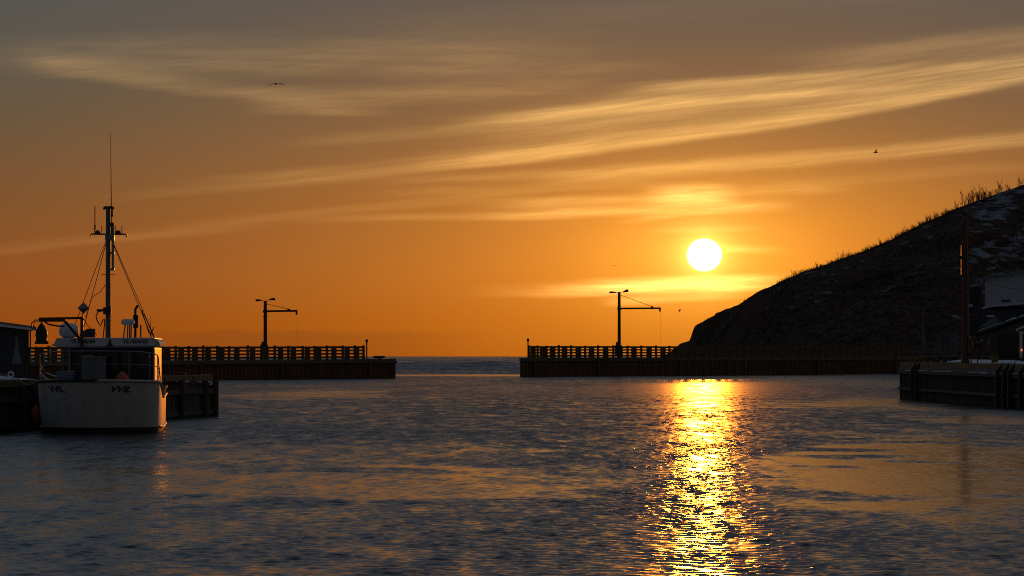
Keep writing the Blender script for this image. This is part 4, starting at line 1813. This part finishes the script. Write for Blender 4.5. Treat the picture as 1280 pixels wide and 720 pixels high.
# hoist mast on the right wharf, with derrick folded towards the camera and a red winch
def hoist_right():
    Y = 176.0
    B = P(1206.5, 455, Y)
    root = thing('hoist_mast', 'tall red brown hoist mast on the wharf near the houses', 'hoist', (B.x, Y, 2.06))
    k = Y / F
    X = lambda px: (px - 1206.5) * k
    Z = lambda y: EYE - (y - HZ) * k - 2.06
    mb = MB()
    mb.tube([(0, 0, Z(438)), (0, 0, Z(360)), (0, 0, Z(268.5))], [.215, .20, .17], 16)
    mb.lathe((0, 0, -.02), [(.36, 0), (.36, .05), (.30, .25), (.23, .62), (.215, .95)], 16)
    mb.build('post', M['rust_red'], root, smooth=True)
    cp = MB()
    cp.box((0, 0, Z(267.5)), (.40, .40, .07))
    cp.box((-.22, 0, Z(283)), (.16, .16, .34))
    cp.box((-.24, 0, Z(322)), (.14, .16, .24))
    cp.box((.22, 0, Z(271)), (.07, .1, .22))
    cp.build('bracket', M['steel_dark'], root, bevel=.02)
    rl = MB()
    rl.box((-.21, .1, Z(291)), (.04, .18, Z(283) - Z(299)), -.11)  # thin flat bars added to the post, turned to catch a sun glint
    rl.box((-.22, .1, Z(325)), (.04, .16, Z(307) - Z(343)), -.11)
    rl.tube([(-.235, -.05, Z(276)), (-.215, -.05, Z(345))], .035, 6)
    rl.tube([(.24, 0, Z(276)), (.24, 0, Z(300))], .03, 6)
    rl.build('cable_pipe_glint_bar', M['rust_red'], root)
    bm = MB()
    bm.bar((.15, -.1, Z(348.5)), (X(1229.5), -.4, Z(347.2)), .10, .08)
    bm.build('boom_head', M['galv'], root)
    st = MB()
    st.tube([(X(1229.2), -.4, Z(349)), (X(1227), -.3, Z(362)), (X(1220.5), -.2, Z(400))], .045, 8)
    st.tube([(X(1226), -.3, Z(368)), (X(1212.5), -.1, Z(408))], .02, 6)
    st.build('luffing_strut', M['rust_red'], root)
    wn = MB()
    wn.box((X(1217.5), -.15, .95), (.62, .6, .5))
    wn.lathe((X(1221), -.2, 1.45), [(.30, -.3), (.30, -.26), (.17, -.25), (.17, .25), (.30, .26), (.30, .3)], 14, Matrix.Rotation(math.pi / 2, 3, 'Y'))
    wn.box((X(1216), -.15, 1.75), (.34, .4, .3))
    wn.bar((X(1213.5), -.15, 0), (X(1213.5), -.15, .8), .07, .07, (0, 1, 0))
    wn.bar((X(1221.5), -.15, 0), (X(1221.5), -.15, .8), .07, .07, (0, 1, 0))
    wn.build('winch', M['rust_red'], root, bevel=.02)
    return root


hoist_right()


# ------------------------------------------------------------------ houses by the wharf
def house(label, name, Y, x0, x1, depth, wall_mat, yb, yt0, yt1, zbase=1.9):
    A = P(x0, yb, Y)
    root = thing(name, label, 'house', (A.x, Y, zbase), -.17)
    k = Y / F
    X = lambda px: (px - x0) * k
    Z = lambda y: EYE - (y - HZ) * k - zbase
    return root, X, Z


# upper white building above a dark storey
Y = 268.0
r, X, Z = house('two storey building with white clapboard upper floor over dark lower floor', 'waterfront_house', Y, 1190, 1345, 8, None, 447, 0, 0)
mb = MB()
mb.prism([(X(1226), 0, Z(446)), (X(1345), 0, Z(446)), (X(1345), 0, Z(381)), (X(1226), 0, Z(384))], (0, 0, -.3), (0, 8, -.003))
mb.prism([(X(1212), 0, Z(446)), (X(1226) - .01, 0, Z(446)), (X(1226) - .01, 0, Z(352)), (X(1212), 0, Z(354))], (0, 3.5, -.3), (0, 5, -.003))
mb.build('lower_wall', M['shingle'], r)
mb = MB()
mb.prism([(X(1231), 0, Z(384)), (X(1345), 0, Z(381)), (X(1345), 0, Z(334)), (X(1231), 0, Z(347))], (0, .6, 0), (0, 8, 0))
up = mb.build('upper_wall', M['clap_white'], r)
for x in (1231.6, 1240, 1276):
    mb = MB()
    mb.box((X(x), .57, (Z(384) + Z(348)) / 2), (.14, .05, Z(348) - Z(384)))
    mb.build('corner_board', M['clap_white'], up)
mb = MB()
mb.prism([(X(1227.5), 0, Z(347.6)), (X(1347), 0, Z(333.8)), (X(1347), 0, Z(331.5)), (X(1227.5), 0, Z(345.6))], (0, .2, 0), (0, 8.4, 0))
mb.build('roof', M['grey_blue'], r)
mb = MB()
mb.prism([(X(1228), 0, Z(384.6)), (X(1240), 0, Z(381.8)), (X(1345), 0, Z(373.5)), (X(1345), 0, Z(375.2)), (X(1241), 0, Z(383.6)), (X(1228), 0, Z(386.0))], (0, -.45, 0), (0, .55, 0))
mb.build('snow_ledge', M['snow'], r)
for (xa, xb, ya, yb) in ((1251, 1262, 374.5, 377.4),):
    mb = MB(); mb.box((X((xa + xb) / 2), .585, Z((ya + yb) / 2)), ((xb - xa) * Y / F, .03, (yb - ya) * Y / F))
    mb.build('vent_panel', M['shingle'], r)
mb = MB(); mb.box((X(1212.5), 3.46, Z(381.2)), (.42, .06, .24)); mb.build('sign_board', M['white_paint'], r)
mb = MB(); mb.box((X(1238), -.35, Z(395.3)), (.76, .06, .15)); mb.build('eave_snow', M['snow'], r)
for px in (1256, 1288):
    w = MB(); w.box((X(px), -.02, Z(430)), (.9, .05, 1.5)); wo = w.build('window', M['glass'], r)
    fm = MB()
    for dx in (-.5, .5): fm.box((X(px) + dx, -.045, Z(430)), (.09, .05, 1.68))
    for dz in (-.8, .8): fm.box((X(px), -.047, Z(430) + dz), (1.0, .05, .09))
    fm.build('frame', M['shingle'], wo)

# shed with snowy lean-to roof in front
Y = 238.0
r, X, Z = house('weathered shed with snow streaked lean-to roof beside the red winch', 'boat_shed', Y, 1222, 1300, 5, None, 447, 0, 0)
mb = MB()
mb.prism([(X(1226), 0, Z(447)), (X(1300), 0, Z(447)), (X(1300), 0, Z(394)), (X(1278), 0, Z(396.5)), (X(1226), 0, Z(416))], (0, 0, -.3), (0, 4, 0))
mb.build('wall', M['timber'], r)
mb = MB()
mb.box((X(1262), -.03, Z(432) - .1), (1.9, .05, 2.0)); dr = mb.build('door', M['house_dark'], r)
mb = MB(); mb.box((X(1250.5), -.07, Z(432)), (.05, .05, .2)); mb.build('handle', M['galv'], dr)
mb = MB(); mb.box((X(1235.5), -.03, Z(427)), (.22, .05, .62)); mb.build('window', M['grey_blue'], r)
mb = MB()
mb.prism([(X(1221.5), 0, Z(415.6)), (X(1279.5), 0, Z(396)), (X(1302), 0, Z(391)), (X(1302), 0, Z(389.5)), (X(1279.5), 0, Z(394.2)), (X(1221.5), 0, Z(414.0))], (0, -.5, 0), (0, 4.2, 0))
rf = mb.build('roof', M['grey_blue'], r)
mb = MB()
rng = random.Random(14)
for i in range(7):
    x0 = 1225 + i * 8 + rng.uniform(-1, 1)
    ln = rng.uniform(4, 8)
    yy = lambda x: 414.0 - (x - 1221.5) / 58 * 19.8
    mb.bar((X(x0), -.3 + rng.uniform(-.1, .3), Z(yy(x0)) + .03), (X(x0 + ln), -.3 + rng.uniform(-.1, .3), Z(yy(x0 + ln)) + .03), rng.uniform(.25, .5), .05)
mb.build('snow_streak', M['snow'], rf)
mb = MB()
mb.prism([(X(1222), 0, Z(409)), (X(1240), 0, Z(396.5)), (X(1247), 0, Z(396.5)), (X(1247), 0, Z(404))], (0, 4.25, 0), (0, 4.6, 0))
mb.build('rear_roof', M['grey_blue'], r)

# small white hut at the picture edge
Y = 214.0
r, X, Z = house('small white trimmed hut at the edge of the wharf yard', 'harbour_hut', Y, 1275, 1330, 4, None, 447, 0, 0)
mb = MB()
mb.prism([(X(1275.6), 0, Z(447)), (X(1330), 0, Z(447)), (X(1330), 0, Z(414)), (X(1275.6), 0, Z(414))], (0, 0, -.3), (0, 4, 0))
mb.build('wall', M['shingle'], r)
mb = MB()
mb.box((X(1276.2), -.03, (Z(447) + Z(414)) / 2), (.22, .08, Z(414) - Z(447)))
mb.box((X(1303), -.03, Z(415) - .06), (3.2, .07, .16))
mb.build('corner_board', M['white_paint'], r)
mb = MB()
mb.prism([(X(1270.5), 0, Z(413.5)), (X(1303), 0, Z(399)), (X(1335), 0, Z(413.5)), (X(1335), 0, Z(411)), (X(1303), 0, Z(396.5)), (X(1270.5), 0, Z(411))], (0, -.4, 0), (0, 4.3, 0))
mb.build('roof', M['white_paint'], r)
lm = bpy.data.materials.new('red lamp glass')
lm.use_nodes = True
bs = lm.node_tree.nodes['Principled BSDF']
bs.inputs['Base Color'].default_value = (.5, .1, .05, 1)
bs.inputs['Emission Color'].default_value = (1, .25, .1, 1)
bs.inputs['Emission Strength'].default_value = .8
mb = MB()
mb.lathe((X(1277), -.12, Z(437.5)), [(.02, -.08), (.06, -.05), (.07, 0), (.05, .06), (.02, .08)], 10)
mb.build('wall_lamp', lm, r, smooth=True)

# street lamp behind the wharf
Y = 300.0
q = P(1153.5, 446, Y)
r = thing('street_lamp', 'dark street lamp with a long arm before the hillside', 'street lamp', (q.x, Y, 1.95))
h = (446 - 380) / F * Y + .2
mb = MB(); mb.tube([(0, 0, 0), (0, 0, h)], [.10, .06], 8); mb.build('pole', M['galv'], r, smooth=True)
mb = MB()
kk = Y / F
mb.tube([(0, 0, h - .35), (3 * kk, 0, h - .05), (9 * kk, 0, h + .2), (22 * kk, 0, h + .28)], .035, 6)
mb.build('arm', M['galv'], r, smooth=True)
mb = MB(); mb.prism([(22 * kk, -.14, h + .2), (29 * kk, -.14, h + .24), (29 * kk, -.14, h + .36), (23 * kk, -.14, h + .4)], (0, 0, 0), (0, .28, 0))
mb.build('lamp_head', M['galv'], r, bevel=.02)
# overhead cable from hoist to house
a = P(1229.5, 349, 177); b = P(1300, 353.5, 240)
mb = MB()
mb.tube([Vector((0, 0, 0)) + (b - a) * t - Vector((0, 0, .55 * 4 * t * (1 - t))) for t in [i / 12 for i in range(13)]], .03, 5)
o = mb.build('overhead_cable', M['wire'], None)
o.location = a
tag(o, 'dark overhead cable sagging from hoist boom across the white building', 'cable')


# leafless snowy bushes beside the mast foot
for (px, py, h, i, lab) in ((1190, 420, 3.0, 2, 'frosted bare bush behind the hoist mast foot'), (1178, 428, 2.4, 4, 'low frosted bare bush downhill of the hoist mast')):
    me = SHRUBS[i].copy()
    me.materials.clear(); me.materials.append(material('frosted twigs', (.16, .17, .19), .9, 0, .3, 5))
    o = bpy.data.objects.new('bare_shrub', me)
    COL.objects.link(o)
    q = P(px, 447, 330)
    o.location = (q.x, q.y, P(px, py + 12, 330).z)
    o.scale = (h, h, h * .8)
    tag(o, lab, 'shrub')


# ------------------------------------------------------------------ gulls
def gull(label, px, py, Y, span, wing_l, wing_r, yaw, body=.42):
    """wing_l / wing_r: list of (fraction out, height) of half a span."""
    mb = MB()
    # body along local y
    mb.tube([(0, -body * .55, 0), (0, -body * .42, .012), (0, -body * .2, .01), (0, body * .1, 0), (0, body * .4, .005), (0, body * .6, .01)],
            [.012, .045, .07, .075, .045, .02], 10)
    mb.prism([(-.03, body * .5, 0), (.03, body * .5, 0), (.09, body * .85, 0), (-.09, body * .85, 0)], (0, 0, -.006), (0, 0, .008))
    for sd, wing in ((-1, wing_l), (1, wing_r)):
        pr = []
        n = len(wing)
        for j, (f, h) in enumerate(wing):
            x = sd * f * span / 2
            ch = .17 * (1 - f ** 2.4 * .85) + .02
            sw = .05 + (f - .45) ** 2 * .35
            pr.append(((x, -ch * .45 + sw, h * span / 2 + .03), (x, ch * .65 + sw, h * span / 2 + .015)))
        vs = []
        for (p, q) in pr:
            th = .014
            vs += [p, q, (q[0], q[1], q[2] - th), (p[0], p[1], p[2] - th * 1.6)]
        fs = []
        for j in range(n - 1):
            k = j * 4
            for e in range(4):
                e2 = (e + 1) % 4
                fs.append((k + e, k + e2, k + 4 + e2, k + 4 + e))
        fs += [(0, 1, 2, 3), (4 * n - 4, 4 * n - 3, 4 * n - 2, 4 * n - 1)]
        mb.add(vs, fs)
    o = mb.build('gull', M['gull'], None, smooth=True)
    o.location = P(px, py, Y)
    o.rotation_euler = (0, 0, yaw)
    tag(o, label, 'gull', 'gulls in flight')
    return o


gull('largest gull gliding with spread drooping wings high above the boat', 344.9, 105.0, 235, 1.42,
     [(0, 0), (.2, .03), (.42, 0), (.7, -.12), (1, -.27)], [(0, 0), (.25, .09), (.5, .09), (.75, .0), (1, -.11)], .25)
gull('small gull banking with one raised wing above the hill', 1095, 190.6, 330, 1.05,
     [(0, 0), (.3, .05), (.6, .02), (1, -.05)], [(0, 0), (.25, .24), (.5, .5), (.8, .66), (1, .62)], 1.0)
gull('tiny pale gull gliding level beside the sun, far from the hoist', 768, 331.8, 700, 1.15,
     [(0, 0), (.3, .10), (.6, .06), (1, -.10)], [(0, 0), (.3, .10), (.6, .06), (1, -.08)], .2)
gull('tiny gull turning on edge below the sun beside the hoist boom', 850, 388, 520, .9,
     [(0, 0), (.4, -.35), (.7, -.62), (1, -.85)], [(0, 0), (.4, .4), (.7, .55), (1, .6)], 1.15)
